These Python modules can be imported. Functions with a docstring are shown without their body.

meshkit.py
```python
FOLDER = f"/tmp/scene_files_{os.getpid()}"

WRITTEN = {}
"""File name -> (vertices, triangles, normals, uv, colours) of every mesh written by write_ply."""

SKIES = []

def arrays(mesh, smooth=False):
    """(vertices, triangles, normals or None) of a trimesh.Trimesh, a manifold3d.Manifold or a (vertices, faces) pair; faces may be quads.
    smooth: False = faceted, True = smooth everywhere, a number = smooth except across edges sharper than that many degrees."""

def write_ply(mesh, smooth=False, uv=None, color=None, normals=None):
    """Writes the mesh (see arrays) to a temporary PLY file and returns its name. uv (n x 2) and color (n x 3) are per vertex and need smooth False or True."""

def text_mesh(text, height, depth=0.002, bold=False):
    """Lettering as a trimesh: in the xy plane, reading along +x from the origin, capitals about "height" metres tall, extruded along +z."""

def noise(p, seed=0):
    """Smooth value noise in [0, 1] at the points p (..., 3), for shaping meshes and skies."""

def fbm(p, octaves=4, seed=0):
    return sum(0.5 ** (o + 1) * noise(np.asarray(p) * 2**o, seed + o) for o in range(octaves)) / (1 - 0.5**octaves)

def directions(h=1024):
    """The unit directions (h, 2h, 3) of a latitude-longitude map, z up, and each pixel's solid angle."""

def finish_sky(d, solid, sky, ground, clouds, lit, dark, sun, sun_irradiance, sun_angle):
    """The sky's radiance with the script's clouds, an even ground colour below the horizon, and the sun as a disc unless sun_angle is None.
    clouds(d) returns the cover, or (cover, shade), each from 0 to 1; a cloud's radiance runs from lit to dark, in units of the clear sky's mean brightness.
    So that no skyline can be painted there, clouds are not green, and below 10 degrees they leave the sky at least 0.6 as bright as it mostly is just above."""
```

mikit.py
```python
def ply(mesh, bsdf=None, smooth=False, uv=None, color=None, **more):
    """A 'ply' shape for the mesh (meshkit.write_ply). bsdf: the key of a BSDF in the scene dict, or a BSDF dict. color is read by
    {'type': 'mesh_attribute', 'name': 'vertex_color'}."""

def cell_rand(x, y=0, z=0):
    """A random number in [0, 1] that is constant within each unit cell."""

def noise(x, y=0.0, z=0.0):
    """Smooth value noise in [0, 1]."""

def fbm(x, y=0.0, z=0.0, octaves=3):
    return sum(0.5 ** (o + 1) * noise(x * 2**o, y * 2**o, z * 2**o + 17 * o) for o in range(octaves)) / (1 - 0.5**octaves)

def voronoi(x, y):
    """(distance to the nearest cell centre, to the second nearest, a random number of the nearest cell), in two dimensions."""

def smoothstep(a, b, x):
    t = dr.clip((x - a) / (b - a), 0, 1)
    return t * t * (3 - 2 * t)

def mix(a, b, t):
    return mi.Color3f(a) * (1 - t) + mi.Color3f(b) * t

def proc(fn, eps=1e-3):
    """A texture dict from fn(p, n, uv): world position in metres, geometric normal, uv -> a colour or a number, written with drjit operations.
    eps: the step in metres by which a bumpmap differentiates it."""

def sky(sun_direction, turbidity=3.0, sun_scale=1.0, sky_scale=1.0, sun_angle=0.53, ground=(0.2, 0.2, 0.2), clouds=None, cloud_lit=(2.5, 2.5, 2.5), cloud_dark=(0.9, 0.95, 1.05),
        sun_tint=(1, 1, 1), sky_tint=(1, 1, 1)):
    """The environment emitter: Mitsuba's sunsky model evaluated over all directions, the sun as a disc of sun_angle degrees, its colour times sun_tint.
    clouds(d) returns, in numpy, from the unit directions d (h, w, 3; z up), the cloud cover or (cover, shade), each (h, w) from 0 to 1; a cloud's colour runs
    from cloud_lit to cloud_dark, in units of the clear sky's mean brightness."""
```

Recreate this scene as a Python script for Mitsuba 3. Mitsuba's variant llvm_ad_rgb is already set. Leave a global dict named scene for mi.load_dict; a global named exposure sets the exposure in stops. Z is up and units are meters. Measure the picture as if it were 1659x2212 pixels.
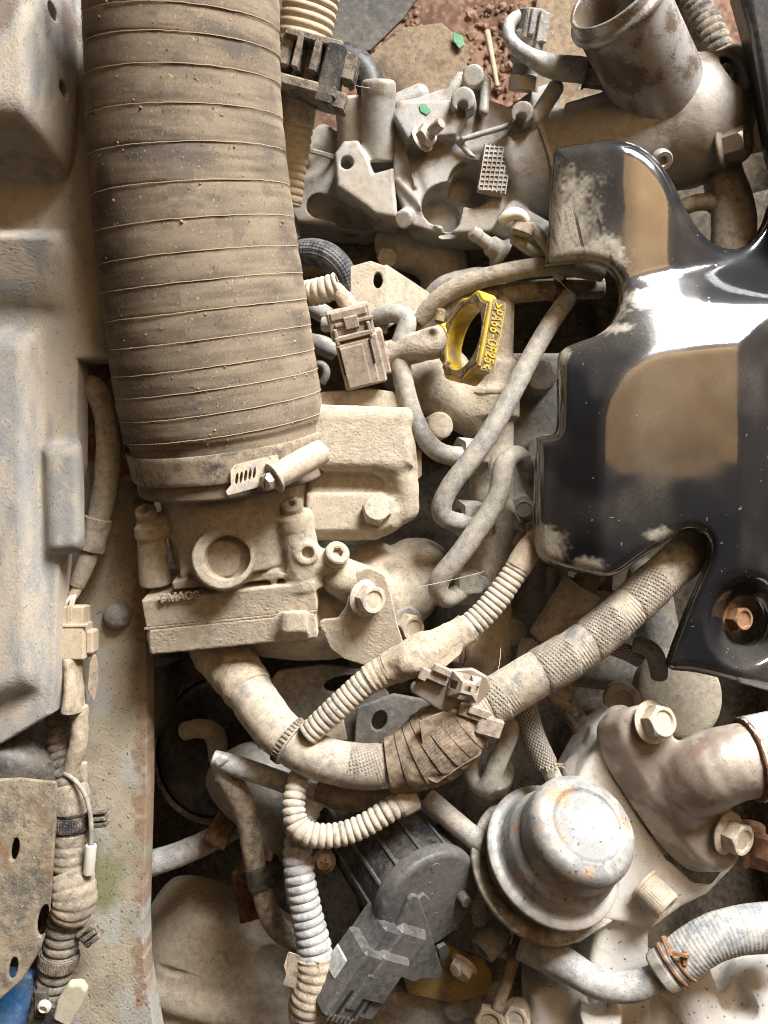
import math
import numpy as np
import trimesh
import shapely
from shapely.geometry import Polygon, Point
from scipy.interpolate import CubicSpline
from scipy.spatial import Delaunay
import manifold3d as m3
import drjit as dr
import mitsuba as mi
import mikit
import meshkit
from mikit import proc, noise, fbm, smoothstep, mix

T = mi.ScalarTransform4f
scene, labels = {}, {}

# ---------------------------------------------------------------- units, camera, light, exposure
S = 0.000253            # metres in one modelling unit; the whole engine bay is about 0.42 m wide
D = 1780.0              # camera height above the reference plane z = 0, in units
CX, CY = 829.5, 1106.0

scene['camera'] = {
    'type': 'thinlens', 'fov': 50.0, 'fov_axis': 'x', 'aperture_radius': 0.0009, 'focus_distance': (D + 90) * S,
    'near_clip': 0.02, 'far_clip': 50.0,
    'to_world': T().look_at(origin=[0, 0, D * S], target=[0, 0, 0], up=[0, 1, 0]),
}
exposure = 0.0
# the van cab above the engine: brown roof lining, an added black hatch, one big door opening of daylight beyond the top right of the picture
DOOR = dict(x0=0.34, x1=1.14, y=1.30, z0=0.48, z1=1.22, power=76.0)
ROOF = 1.36


def P(x, y, z):
    """The point at height z that a place of the survey drawing (x to the right, y down) names."""
    k = (D - z) / D
    return np.array([(x - CX) * k, (CY - y) * k, float(z)])


def K(z):
    return (D - z) / D


# ---------------------------------------------------------------- scene entries
def number(name):
    if name not in scene and name not in labels:
        return name
    i = 1
    while f'{name}_{i:03d}' in scene or f'{name}_{i:03d}' in labels:
        i += 1
    return f'{name}_{i:03d}'


class M:
    """vertices, faces and, when known, normals and uv"""
    def __init__(self, v, f, n=None, uv=None):
        self.v, self.f, self.n, self.uv = np.asarray(v, float), np.asarray(f, int), n, uv


def merged_normals(v, f):
    _, inv = np.unique(np.round(v, 3), axis=0, return_inverse=True)
    inv = inv.ravel()
    fn = np.cross(v[f[:, 1]] - v[f[:, 0]], v[f[:, 2]] - v[f[:, 0]])
    acc = np.zeros((inv.max() + 1, 3))
    for k in range(3):
        np.add.at(acc, inv[f[:, k]], fn)
    n = acc[inv]
    return n / np.maximum(np.linalg.norm(n, axis=1, keepdims=True), 1e-12)


def join(*ms):
    v, f, n, uv, at = [], [], [], [], 0
    for m in ms:
        v.append(m.v)
        f.append(m.f + at)
        n.append(m.n if m.n is not None else merged_normals(m.v, m.f))
        uv.append(m.uv if m.uv is not None else np.zeros((len(m.v), 2)))
        at += len(m.v)
    return M(np.vstack(v), np.vstack(f), np.vstack(n), np.vstack(uv))


def add(name, m, mat, parent=None, smooth=32):
    """ONE entry of the scene; m is an M (own normals) or a trimesh / manifold (smoothed up to an angle)"""
    key = number(parent + '__' + name if parent else name)
    if isinstance(m, M):
        path = meshkit.write_ply(trimesh.Trimesh(m.v * S, m.f, process=False), False, m.uv, None, normals=m.n if m.n is not None else merged_normals(m.v, m.f))
        d = {'type': 'ply', 'filename': path, 'face_normals': False}
    else:
        if hasattr(m, 'to_mesh'):
            mm = m.to_mesh()
            m = trimesh.Trimesh(mm.vert_properties[:, :3], mm.tri_verts, process=False)
        m = m.copy()
        m.apply_scale(S)
        d = mikit.ply(m, None, smooth)
    d['bsdf'] = {'type': 'ref', 'id': mat}
    scene[key] = d
    return key


def thing(name, label, cat, group=None):
    key = number(name)
    labels[key] = {'label': label, 'category': cat}
    if group:
        labels[key]['group'] = group
    return key


def solo(name, m, mat, label, cat, group=None, smooth=32):
    key = add(name, m, mat, None, smooth)
    labels[key] = {'label': label, 'category': cat}
    if group:
        labels[key]['group'] = group
    return key


def struct(name, m, mat, label, smooth=False):
    key = add(name, m, mat, None, smooth)
    labels[key] = {'label': label, 'kind': 'structure'}
    return key


def plabel(key, label):
    labels[key] = {'label': label}


# ---------------------------------------------------------------- curves and sweeps
def unit(a):
    a = np.asarray(a, float)
    return a / np.linalg.norm(a)


def frame(d, hint=None):
    z = unit(d)
    h = np.array([0, 1, 0.0]) if hint is None else np.asarray(hint, float)
    if abs(z @ unit(h)) > 0.95:
        h = np.array([1, 0, 0.0])
    x = unit(np.cross(h, z))
    return np.stack([x, np.cross(z, x), z], 1)


class Path:
    """a smooth curve through survey places (x, y, z, r): r is the radius as seen, made true by the distance"""
    def __init__(self, pts, world=False):
        p = np.asarray(pts, float)
        w = p[:, :3] if world else np.array([P(*q[:3]) for q in p])
        r = p[:, 3] * (1 if world else K(p[:, 2]))
        t = np.r_[0, np.cumsum(np.linalg.norm(np.diff(w, axis=0), axis=1))]
        if len(w) > 2:
            c, cr = CubicSpline(t, w, bc_type='natural'), CubicSpline(t, r, bc_type='natural')
        else:
            c = lambda u: w[0] + np.multiply.outer(u / t[-1], w[1] - w[0])
            cr = lambda u: r[0] + (u / t[-1]) * (r[1] - r[0])
        u = np.linspace(0, t[-1], max(60, int(t[-1] / 3)))
        q = c(u)
        self.s = np.r_[0, np.cumsum(np.linalg.norm(np.diff(q, axis=0), axis=1))]
        self.q, self.r, self.L = q, cr(u), self.s[-1]
        tg = np.gradient(q, axis=0)
        tg /= np.linalg.norm(tg, axis=1, keepdims=True)
        x = np.zeros_like(tg)
        x0 = np.array([0, 0, 1.0])
        if abs(x0 @ tg[0]) > 0.95:
            x0 = np.array([1.0, 0, 0])
        for i in range(len(tg)):
            x0 = x0 - (x0 @ tg[i]) * tg[i]
            x0 /= np.linalg.norm(x0)
            x[i] = x0
        self.t, self.x, self.y = tg, x, np.cross(tg, x)

    def at(self, s):
        s = np.asarray(s, float)
        c = np.clip(s, 0, self.L)
        f = lambda a: np.stack([np.interp(c, self.s, a[:, k]) for k in range(3)], -1)
        t, x, y = f(self.t), f(self.x), f(self.y)
        t /= np.linalg.norm(t, axis=-1, keepdims=True)
        x /= np.linalg.norm(x, axis=-1, keepdims=True)
        y /= np.linalg.norm(y, axis=-1, keepdims=True)
        return f(self.q) + t * (s - c)[..., None], x, y, t, np.interp(c, self.s, self.r)

    def near(self, x, y):
        """arc length of the place on the curve seen nearest to survey (x, y)"""
        k = K(self.q[:, 2])
        return self.s[np.argmin((self.q[:, 0] / k + CX - x) ** 2 + (CY - self.q[:, 1] / k - y) ** 2)]


def grid_mesh(v, uv, nr, nc):
    i = np.arange(nr - 1)[:, None] * nc + np.arange(nc - 1)[None]
    a, b, c, d = i, i + 1, i + nc + 1, i + nc
    f = np.concatenate([np.stack([a, b, c], -1).reshape(-1, 3), np.stack([a, c, d], -1).reshape(-1, 3)])
    return M(v.reshape(-1, 3), f, merged_normals(v.reshape(-1, 3), f), uv.reshape(-1, 2))


def sweep(path, s, r, n=28, squash=None, disp=None, spin=0.0):
    """rings of radius r at arc lengths s (which may run back for an inner wall)"""
    c, x, y, t, _ = path.at(s)
    th = np.linspace(0, 2 * np.pi, n + 1)
    r = np.asarray(r, float)
    rr = r[:, None] * np.ones((1, n + 1)) if r.ndim == 1 else r
    cs, sn = np.cos(th + spin), np.sin(th + spin)
    if squash:
        sn = sn * squash
    v = c[:, None] + rr[..., None] * (cs[None, :, None] * x[:, None] + sn[None, :, None] * y[:, None])
    if disp:
        amp, sc, seed = disp
        d = (meshkit.fbm(v / sc, 3, seed) - 0.5) * 2 * amp
        nrm = cs[None, :, None] * x[:, None] + sn[None, :, None] * y[:, None]
        v = v + nrm * (d * np.minimum(1, rr / 12.0))[..., None]
    uv = np.stack([np.repeat(np.asarray(s)[:, None], n + 1, 1), np.repeat((th / (2 * np.pi))[None] * 1.0, len(s), 0) * (2 * np.pi * np.maximum(rr.mean(), 1))], -1)
    return grid_mesh(v, uv, *v.shape[:2])


def end_cap(s, r, sign, b, hollow=0, depth=0):
    """extra rings (s, r) that close the end of a tube with a rounded edge, or run into its bore"""
    a = np.linspace(0, np.pi / 2, 4)[1:]
    ss, rr = list(s + sign * b * np.sin(a)), list(r - b + b * np.cos(a))
    if hollow:
        ss += [s + sign * b, s + sign * (b - 2), s - sign * depth]
        rr += [hollow + 2, hollow, hollow]
        ss += [s - sign * depth]
        rr += [0.01]
    else:
        ss += [s + sign * b] * 2
        rr += [(r - b) * 0.5, 0.01]
    return ss, rr


def tube(pts, n=28, step=5.0, rib=None, disp=(0.8, 22, 1), cap=4.0, s0=None, s1=None, grow=0.0, hollow=None, squash=None, world=False, path=None, smooth_ends=True, prof=None):
    """a hose, pipe or conduit. rib = (pitch, amplitude, sharpness, slant)"""
    p = path or Path(pts, world)
    a, b = (0 if s0 is None else s0), (p.L if s1 is None else s1)
    if rib:
        step = min(step, rib[0] / 9)
    s = np.linspace(a, b, max(3, int((b - a) / step)))
    r = np.interp(s, p.s, p.r) + grow
    if prof:
        r = r + prof((s - a) / (b - a), s)
    if rib:
        w = np.abs(np.cos(np.pi * s / rib[0]))
        r = r - rib[1] * (1 - w ** rib[2])
    cap = min(cap, r[0] * 0.45, r[-1] * 0.45)
    sa, ra = end_cap(a, r[0], -1, cap, *((hollow[0], hollow[1]) if hollow and hollow[2] in (0, 2) else (0, 0)))
    sb, rb = end_cap(b, r[-1], 1, cap, *((hollow[0], hollow[1]) if hollow and hollow[2] in (1, 2) else (0, 0)))
    ss, rr = np.r_[sa[::-1], s, sb], np.r_[ra[::-1], r, rb]
    return sweep(p, ss, rr, n, squash, disp)


def fillet(pr, rad, n=5):
    pr = [np.asarray(q, float) for q in pr]
    out = [pr[0]]
    for a, b, c in zip(pr[:-2], pr[1:-1], pr[2:]):
        la, lc = np.linalg.norm(a - b), np.linalg.norm(c - b)
        r = min(rad, la * 0.48, lc * 0.48)
        if r < 1e-6:
            out.append(b)
            continue
        p, q = b + (a - b) / la * r, b + (c - b) / lc * r
        for t in np.linspace(0, 1, n):
            out.append((1 - t) ** 2 * p + 2 * t * (1 - t) * b + t * t * q)
    return np.array(out + [pr[-1]])


def lathe(profile, o, d, rad=4.0, n=48, disp=None, dense=6.0):
    """profile = (radius, height) from one end to the other, turned about the axis d through o (world units)"""
    pr = fillet(profile, rad)
    q = [pr[0]]
    for a, b in zip(pr[:-1], pr[1:]):
        k = max(1, int(np.linalg.norm(b - a) / dense))
        q += [a + (b - a) * t for t in np.linspace(0, 1, k + 1)[1:]]
    q = np.array(q)
    R = frame(d)
    th = np.linspace(0, 2 * np.pi, n + 1)
    rr = np.maximum(q[:, 0], 0.01)
    v = o + rr[:, None, None] * (np.cos(th)[None, :, None] * R[:, 0] + np.sin(th)[None, :, None] * R[:, 1]) + q[:, 1][:, None, None] * R[:, 2]
    if disp:
        amp, sc, seed = disp
        v = v + R[:, 2] * ((meshkit.fbm(v / sc, 3, seed) - 0.5) * 2 * amp)[..., None]
    uv = np.stack([np.repeat(q[:, 1][:, None], n + 1, 1), np.repeat((th * q[:, 0].max())[None], len(q), 0)], -1)
    return grid_mesh(v, uv, *v.shape[:2])


# ---------------------------------------------------------------- solids
def to_tm(m):
    mm = m.to_mesh()
    return trimesh.Trimesh(mm.vert_properties[:, :3], mm.tri_verts, process=False)


def put(m, o, R):
    m = to_tm(m) if hasattr(m, 'to_mesh') else m.copy()
    Q = np.eye(4)
    Q[:3, :3], Q[:3, 3] = R, o
    m.apply_transform(Q)
    return m


def revolve(pr, n=40):
    return m3.Manifold.revolve(m3.CrossSection([np.asarray(pr, float)]), n)


def hex_bolt(r, h, fr=0, fh=0, dish=True):
    """a hexagon head along +z with chamfered corners, a dished top and, with fr, a flange"""
    m = m3.Manifold.cylinder(h + fh, r, r, 6) ^ revolve([(0, 0), (r * 1.01, 0), (r * 1.01, fh + h * .8), (r * .84, fh + h), (0, fh + h)])
    if dish:
        m = m - revolve([(0, fh + h * .84), (r * .58, fh + h * .84), (r * .68, fh + h + 1), (0, fh + h + 1)])
    if fr:
        m = m + revolve([(0, 0), (fr, 0), (fr, fh * .4), (r * 1.0, fh), (0, fh)])
    return m


def socket_bolt(r, h, sr, knurl=False):
    n = 44
    m = revolve([(0, 0), (r, 0), (r, h - r * .14), (r * .88, h), (0, h)], n)
    if knurl:
        for a in np.arange(0, 2 * np.pi, np.pi / 18):
            m = m - m3.Manifold.cylinder(h * .8, 1.6, 1.6, 6).translate([r * math.cos(a), r * math.sin(a), h * .04])
    return m - m3.Manifold.cylinder(h, sr, sr, 6).translate([0, 0, h * .45]) - revolve([(0, h - 2), (sr, h - 2), (sr + 3, h + 1), (0, h + 1)])


def round_poly(pts, r, holes=()):
    g = Polygon(pts)
    if r:
        g = g.buffer(-r, quad_segs=8).buffer(2 * r, quad_segs=8).buffer(-r, quad_segs=8)
    for h in holes:
        g = g.difference(h)
    return g


def bevel_extrude(g, t, b=2.0, seg=3):
    """the shapely polygon g (local xy) raised from 0 to t with rounded edges"""
    g = shapely.geometry.polygon.orient(g.simplify(0.3), 1.0)
    rings = [np.array(r.coords)[:-1] for r in [g.exterior, *g.interiors]]
    V, F, at = [], [], 0
    prof = [(b, 0), (0, b), (0, t - b)] + [(b * (1 - math.cos(a)), t - b + b * math.sin(a)) for a in np.linspace(0, np.pi / 2, seg + 1)[1:]]
    tops, bots = [], []
    for c in rings:
        m = len(c)
        e = np.roll(c, -1, 0) - c
        e /= np.maximum(np.linalg.norm(e, axis=1, keepdims=True), 1e-9)
        nn = np.stack([-e[:, 1], e[:, 0]], 1)          # inward for the exterior (ccw)
        mit = nn + np.roll(nn, 1, 0)
        mit /= np.maximum(np.sum(mit * nn, 1, keepdims=True), 0.35)
        for k, (off, z) in enumerate(prof):
            V.append(np.c_[c + mit * off, np.full(m, z)])
        for k in range(len(prof) - 1):
            i = np.arange(m)
            j = (i + 1) % m
            a, bb = at + k * m, at + (k + 1) * m
            F += [np.stack([a + i, a + j, bb + j], 1), np.stack([a + i, bb + j, bb + i], 1)]
        bots.append((c + mit * b, at))
        tops.append((c + mit * b, at + (len(prof) - 1) * m))
        at += m * len(prof)
    import mapbox_earcut as ec
    c = np.vstack([q for q, _ in tops])
    idx = np.concatenate([a + np.arange(len(q)) for q, a in tops])
    idb = np.concatenate([a + np.arange(len(q)) for q, a in bots])
    tri = ec.triangulate_float64(c, np.cumsum([len(q) for q, _ in tops]).astype(np.uint32)).reshape(-1, 3).astype(int)
    ar = np.cross(c[tri[:, 1]] - c[tri[:, 0]], c[tri[:, 2]] - c[tri[:, 0]])
    tri[ar < 0] = tri[ar < 0][:, ::-1]
    F += [idx[tri], idb[tri][:, ::-1]]
    return trimesh.Trimesh(np.vstack(V), np.vstack(F), process=False)


def plate(pts, thick, b=2.0, r=4.0, holes=(), zfun=None):
    """a plate whose upper face goes through survey points (x, y, z); holes = (x, y, rx, ry[, turn])"""
    if zfun is not None:
        pts = [(x, y, zfun(x, y)) for x, y in pts]
    w = np.array([P(*q) for q in pts])
    c = w.mean(0)
    n = np.linalg.svd(w - c)[2][2]
    n = n if n[2] > 0 else -n
    R = frame(n)
    l2 = (w - c) @ R[:, :2]
    hs = []
    for h in holes:
        dirn = np.array([(h[0] - CX) / D, (CY - h[1]) / D, -1.0])
        o = np.array([0, 0, D])
        t = ((c - o) @ n) / (dirn @ n)
        q = (o + dirn * t - c) @ R[:, :2]
        e = shapely.affinity.scale(Point(0, 0).buffer(1, quad_segs=10), h[2] * K(c[2]), h[3] * K(c[2]))
        hs.append(shapely.affinity.translate(shapely.affinity.rotate(e, h[4] if len(h) > 4 else 0), *q))
    g = round_poly(l2, r, hs)
    if g.geom_type != 'Polygon':
        g = max(g.geoms, key=lambda a: a.area)
    return put(bevel_extrude(g, thick, b), c - n * thick, R)


def rbox(c, half, R=None, b=3.0):
    """a box with chamfered edges"""
    h = np.asarray(half, float)
    pts = []
    for sx in (-1, 1):
        for sy in (-1, 1):
            for sz in (-1, 1):
                for k in range(3):
                    q = h - b
                    q[k] = h[k]
                    pts.append(q * (sx, sy, sz))
    return put(m3.Manifold.hull_points(np.array(pts)), np.asarray(c, float), np.eye(3) if R is None else R)


def cat(*ms):
    return trimesh.util.concatenate([to_tm(m) if hasattr(m, 'to_mesh') else m for m in ms])


# ---------------------------------------------------------------- cast shapes: distance fields and surface nets
def sd_cyl(a, b, ra, rb=None, rd=4.0):
    a, b = np.asarray(a, float), np.asarray(b, float)
    rb = ra if rb is None else rb
    L = np.linalg.norm(b - a)
    d = (b - a) / L

    def f(p):
        q = p - a
        h = q @ d
        rad = np.sqrt(np.maximum(np.sum(q * q, -1) - h * h, 0))
        R = ra + (rb - ra) * np.clip(h / L, 0, 1)
        x, y = rad - R + rd, np.abs(h - L / 2) - L / 2 + rd
        return np.minimum(np.maximum(x, y), 0) + np.hypot(np.maximum(x, 0), np.maximum(y, 0)) - rd
    return f


def sd_cap(a, b, ra, rb=None):
    a, b = np.asarray(a, float), np.asarray(b, float)
    rb = ra if rb is None else rb

    def f(p):
        q = p - a
        h = np.clip(q @ (b - a) / ((b - a) @ (b - a)), 0, 1)
        return np.linalg.norm(q - h[..., None] * (b - a), axis=-1) - ra - (rb - ra) * h
    return f


def sd_line(pts, r=None):
    """a bent round bar through survey points (x, y, z, r)"""
    p = Path(pts)
    fs = [sd_cap(p.at(a)[0], p.at(b)[0], float(p.at(a)[4]), float(p.at(b)[4])) for a, b in zip(np.linspace(0, p.L, 9)[:-1], np.linspace(0, p.L, 9)[1:])]
    return lambda q: np.minimum.reduce([f(q) for f in fs])


def sd_box(c, half, R=None, rd=4.0):
    c, half = np.asarray(c, float), np.asarray(half, float)
    R = np.eye(3) if R is None else R

    def f(p):
        q = np.abs((p - c) @ R) - half + rd
        return np.minimum(q.max(-1), 0) + np.linalg.norm(np.maximum(q, 0), axis=-1) - rd
    return f


def sd_ell(c, r, R=None):
    c, r = np.asarray(c, float), np.asarray(r, float)
    R = np.eye(3) if R is None else R

    def f(p):
        q = (p - c) @ R
        k0, k1 = np.linalg.norm(q / r, axis=-1), np.linalg.norm(q / r ** 2, axis=-1)
        return k0 * (k0 - 1) / np.maximum(k1, 1e-9)
    return f


def sd_poly2(poly, q):
    poly = np.asarray(poly, float)
    d, s = np.full(len(q), 1e18), np.ones(len(q))
    for i in range(len(poly)):
        a, b = poly[i], poly[i - 1]
        e, w = b - a, q - a
        t = np.clip(w @ e / (e @ e), 0, 1)
        bb = w - t[:, None] * e
        d = np.minimum(d, np.sum(bb * bb, 1))
        c1, c2, c3 = q[:, 1] >= a[1], q[:, 1] < b[1], e[0] * w[:, 1] > e[1] * w[:, 0]
        s = np.where((c1 & c2 & c3) | (~c1 & ~c2 & ~c3), -s, s)
    return s * np.sqrt(d)


def sd_prism(pts, z0, z1, rd=4.0, zref=None, lean=(0, 0)):
    """a survey outline raised along z from z0 to z1; lean shifts it with height"""
    zr = z1 if zref is None else zref
    poly = np.array([P(x, y, zr)[:2] for x, y in pts])

    def f(p):
        q = p[..., :2] - np.multiply.outer(p[..., 2] - zr, np.asarray(lean, float))
        x = sd_poly2(poly, q) + rd
        y = np.abs(p[..., 2] - (z0 + z1) / 2) - (z1 - z0) / 2 + rd
        return np.minimum(np.maximum(x, y), 0) + np.hypot(np.maximum(x, 0), np.maximum(y, 0)) - rd
    return f


def sd_slab(poly, o, R, t, rd=4.0):
    """an outline in the local xy of the frame R at o, raised from 0 to t along its z"""
    def f(p):
        q = (p - o) @ R
        x = sd_poly2(poly, q[:, :2]) + rd
        y = np.abs(q[:, 2] - t / 2) - t / 2 + rd
        return np.minimum(np.maximum(x, y), 0) + np.hypot(np.maximum(x, 0), np.maximum(y, 0)) - rd
    return f


def U(k, *fs):
    def f(p):
        d = fs[0](p)
        for g in fs[1:]:
            e = g(p)
            h = np.maximum(k - np.abs(d - e), 0) / k if k else 0
            d = np.minimum(d, e) - h * h * k * 0.25
        return d
    return f


def SUB(k, a, *bs):
    def f(p):
        d = -a(p)
        for g in bs:
            e = g(p)
            h = np.maximum(k - np.abs(d - e), 0) / k if k else 0
            d = np.minimum(d, e) - h * h * k * 0.25
        return -d
    return f


def sdf_mesh(f, lo, hi, h=5.0, rough=0.0, seed=0, rs=14.0):
    """surface nets over the box, evaluated only near the surface, normals from the field"""
    lo, hi = np.asarray(lo, float), np.asarray(hi, float)
    B = 5
    n = np.ceil((hi - lo) / h / B).astype(int) * B + 1
    cb = (n - 1) // B
    cc = np.stack(np.meshgrid(*[lo[k] + (np.arange(cb[k]) + .5) * h * B for k in range(3)], indexing='ij'), -1).reshape(-1, 3)
    cv = f(cc)
    act = (np.abs(cv) < h * B * 1.1).reshape(cb)
    Fm = np.repeat(np.repeat(np.repeat(cv.reshape(cb), B, 0), B, 1), B, 2)
    G = np.empty(n)
    G[:-1, :-1, :-1] = Fm
    G[-1], G[:, -1], G[:, :, -1] = G[-2], G[:, -2], G[:, :, -2]
    mask = np.zeros(n, bool)
    rep = np.repeat(np.repeat(np.repeat(act, B, 0), B, 1), B, 2)
    for dx in (0, 1):
        for dy in (0, 1):
            for dz in (0, 1):
                mask[dx:n[0] - 1 + dx, dy:n[1] - 1 + dy, dz:n[2] - 1 + dz] |= rep
    ii = np.argwhere(mask)
    G[mask] = f(lo + ii * h)
    G[[0, -1]] = np.maximum(G[[0, -1]], 0.5)
    G[:, [0, -1]] = np.maximum(G[:, [0, -1]], 0.5)
    G[:, :, [0, -1]] = np.maximum(G[:, :, [0, -1]], 0.5)
    sg = G < 0
    c8 = [(a, b, c) for a in (0, 1) for b in (0, 1) for c in (0, 1)]
    sl = lambda A, o: A[o[0]:n[0] - 1 + o[0], o[1]:n[1] - 1 + o[1], o[2]:n[2] - 1 + o[2]]
    cnt = sum(sl(sg, o).astype(np.int8) for o in c8)
    cell = (cnt > 0) & (cnt < 8)
    ci = np.argwhere(cell)
    idx = np.full(cell.shape, -1)
    idx[cell] = np.arange(len(ci))
    val = np.stack([G[ci[:, 0] + o[0], ci[:, 1] + o[1], ci[:, 2] + o[2]] for o in c8], 1)
    acc, num = np.zeros((len(ci), 3)), np.zeros(len(ci))
    for a in range(8):
        for b in range(a + 1, 8):
            if sum(abs(x - y) for x, y in zip(c8[a], c8[b])) == 1:
                va, vb = val[:, a], val[:, b]
                cr = (va < 0) != (vb < 0)
                t = np.where(cr, va / np.where(cr, va - vb, 1), 0)
                q = np.array(c8[a]) + t[:, None] * (np.array(c8[b]) - np.array(c8[a]))
                acc += q * cr[:, None]
                num += cr
    v = lo + (ci + acc / num[:, None]) * h
    faces = []
    for ax in range(3):
        u, w = [(1, 2), (2, 0), (0, 1)][ax]
        s0 = [slice(0, -1)] * 3
        a0 = sg[tuple(slice(0, n[k] - 1) for k in range(3))]
        o = [0, 0, 0]
        o[ax] = 1
        a1 = sg[tuple(slice(o[k], n[k] - 1 + o[k]) for k in range(3))]
        e = np.argwhere(a0 != a1)
        e = e[(e[:, u] > 0) & (e[:, w] > 0)]
        if not len(e):
            continue
        ins = a0[tuple(e.T)]
        du, dw = np.zeros(3, int), np.zeros(3, int)
        du[u], dw[w] = 1, 1
        q = np.stack([idx[tuple((e - du - dw).T)], idx[tuple((e - dw).T)], idx[tuple(e.T)], idx[tuple((e - du).T)]], 1)
        q[~ins] = q[~ins][:, ::-1]
        faces += [q[:, [0, 1, 2]], q[:, [0, 2, 3]]]
    F = np.vstack(faces)
    F = F[(F >= 0).all(1)]
    e = 0.8

    def grad(x):
        return np.stack([f(x + np.eye(3)[k] * e) - f(x - np.eye(3)[k] * e) for k in range(3)], -1) / (2 * e)
    for _ in range(2):
        g = grad(v)
        g2 = np.maximum((g * g).sum(1), 0.2)
        v = v - np.clip(f(v) / g2, -h, h)[:, None] * g
    g = grad(v)
    nr = g / np.maximum(np.linalg.norm(g, axis=1, keepdims=True), 1e-9)
    mn = merged_normals(v, F)
    bad = (nr * mn).sum(1) < 0.6
    nr[bad] = mn[bad]
    if rough:
        v = v + nr * ((meshkit.fbm(v / rs, 3, seed) - 0.5) * 2 * rough)[:, None]
        nr = unit_rows(0.5 * nr + 0.5 * merged_normals(v, F))
    return M(v, F, nr)


def unit_rows(a):
    return a / np.maximum(np.linalg.norm(a, axis=1, keepdims=True), 1e-9)


def bounds(*pts, pad=12):
    a = np.array([P(*p) for p in pts])
    return a.min(0) - pad, a.max(0) + pad
# ---------------------------------------------------------------- materials
def mat(name, color, rough=0.8, bump=None, bscale=1.0, eps=1.2, two=False, **more):
    b = {'type': 'principled', 'base_color': color if isinstance(color, dict) else {'type': 'rgb', 'value': list(color)}, 'roughness': rough, **more}
    if bump is not None:
        b = {'type': 'bumpmap', 'arbitrary': bump, 'scale': S * bscale, 'bsdf': b}
    if two:
        b = {'type': 'twosided', 'bsdf': b}
    b['id'] = name
    scene[name] = b


def C(r, g, b):
    return mi.Color3f(r, g, b)


def rot(p):
    """world position in units, turned so that noise cells do not line up with the picture"""
    q = p / S
    return mi.Point3f(.74 * q.x + .52 * q.y - .42 * q.z, -.58 * q.x + .81 * q.y - .02 * q.z, .34 * q.x + .27 * q.y + .90 * q.z)


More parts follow.
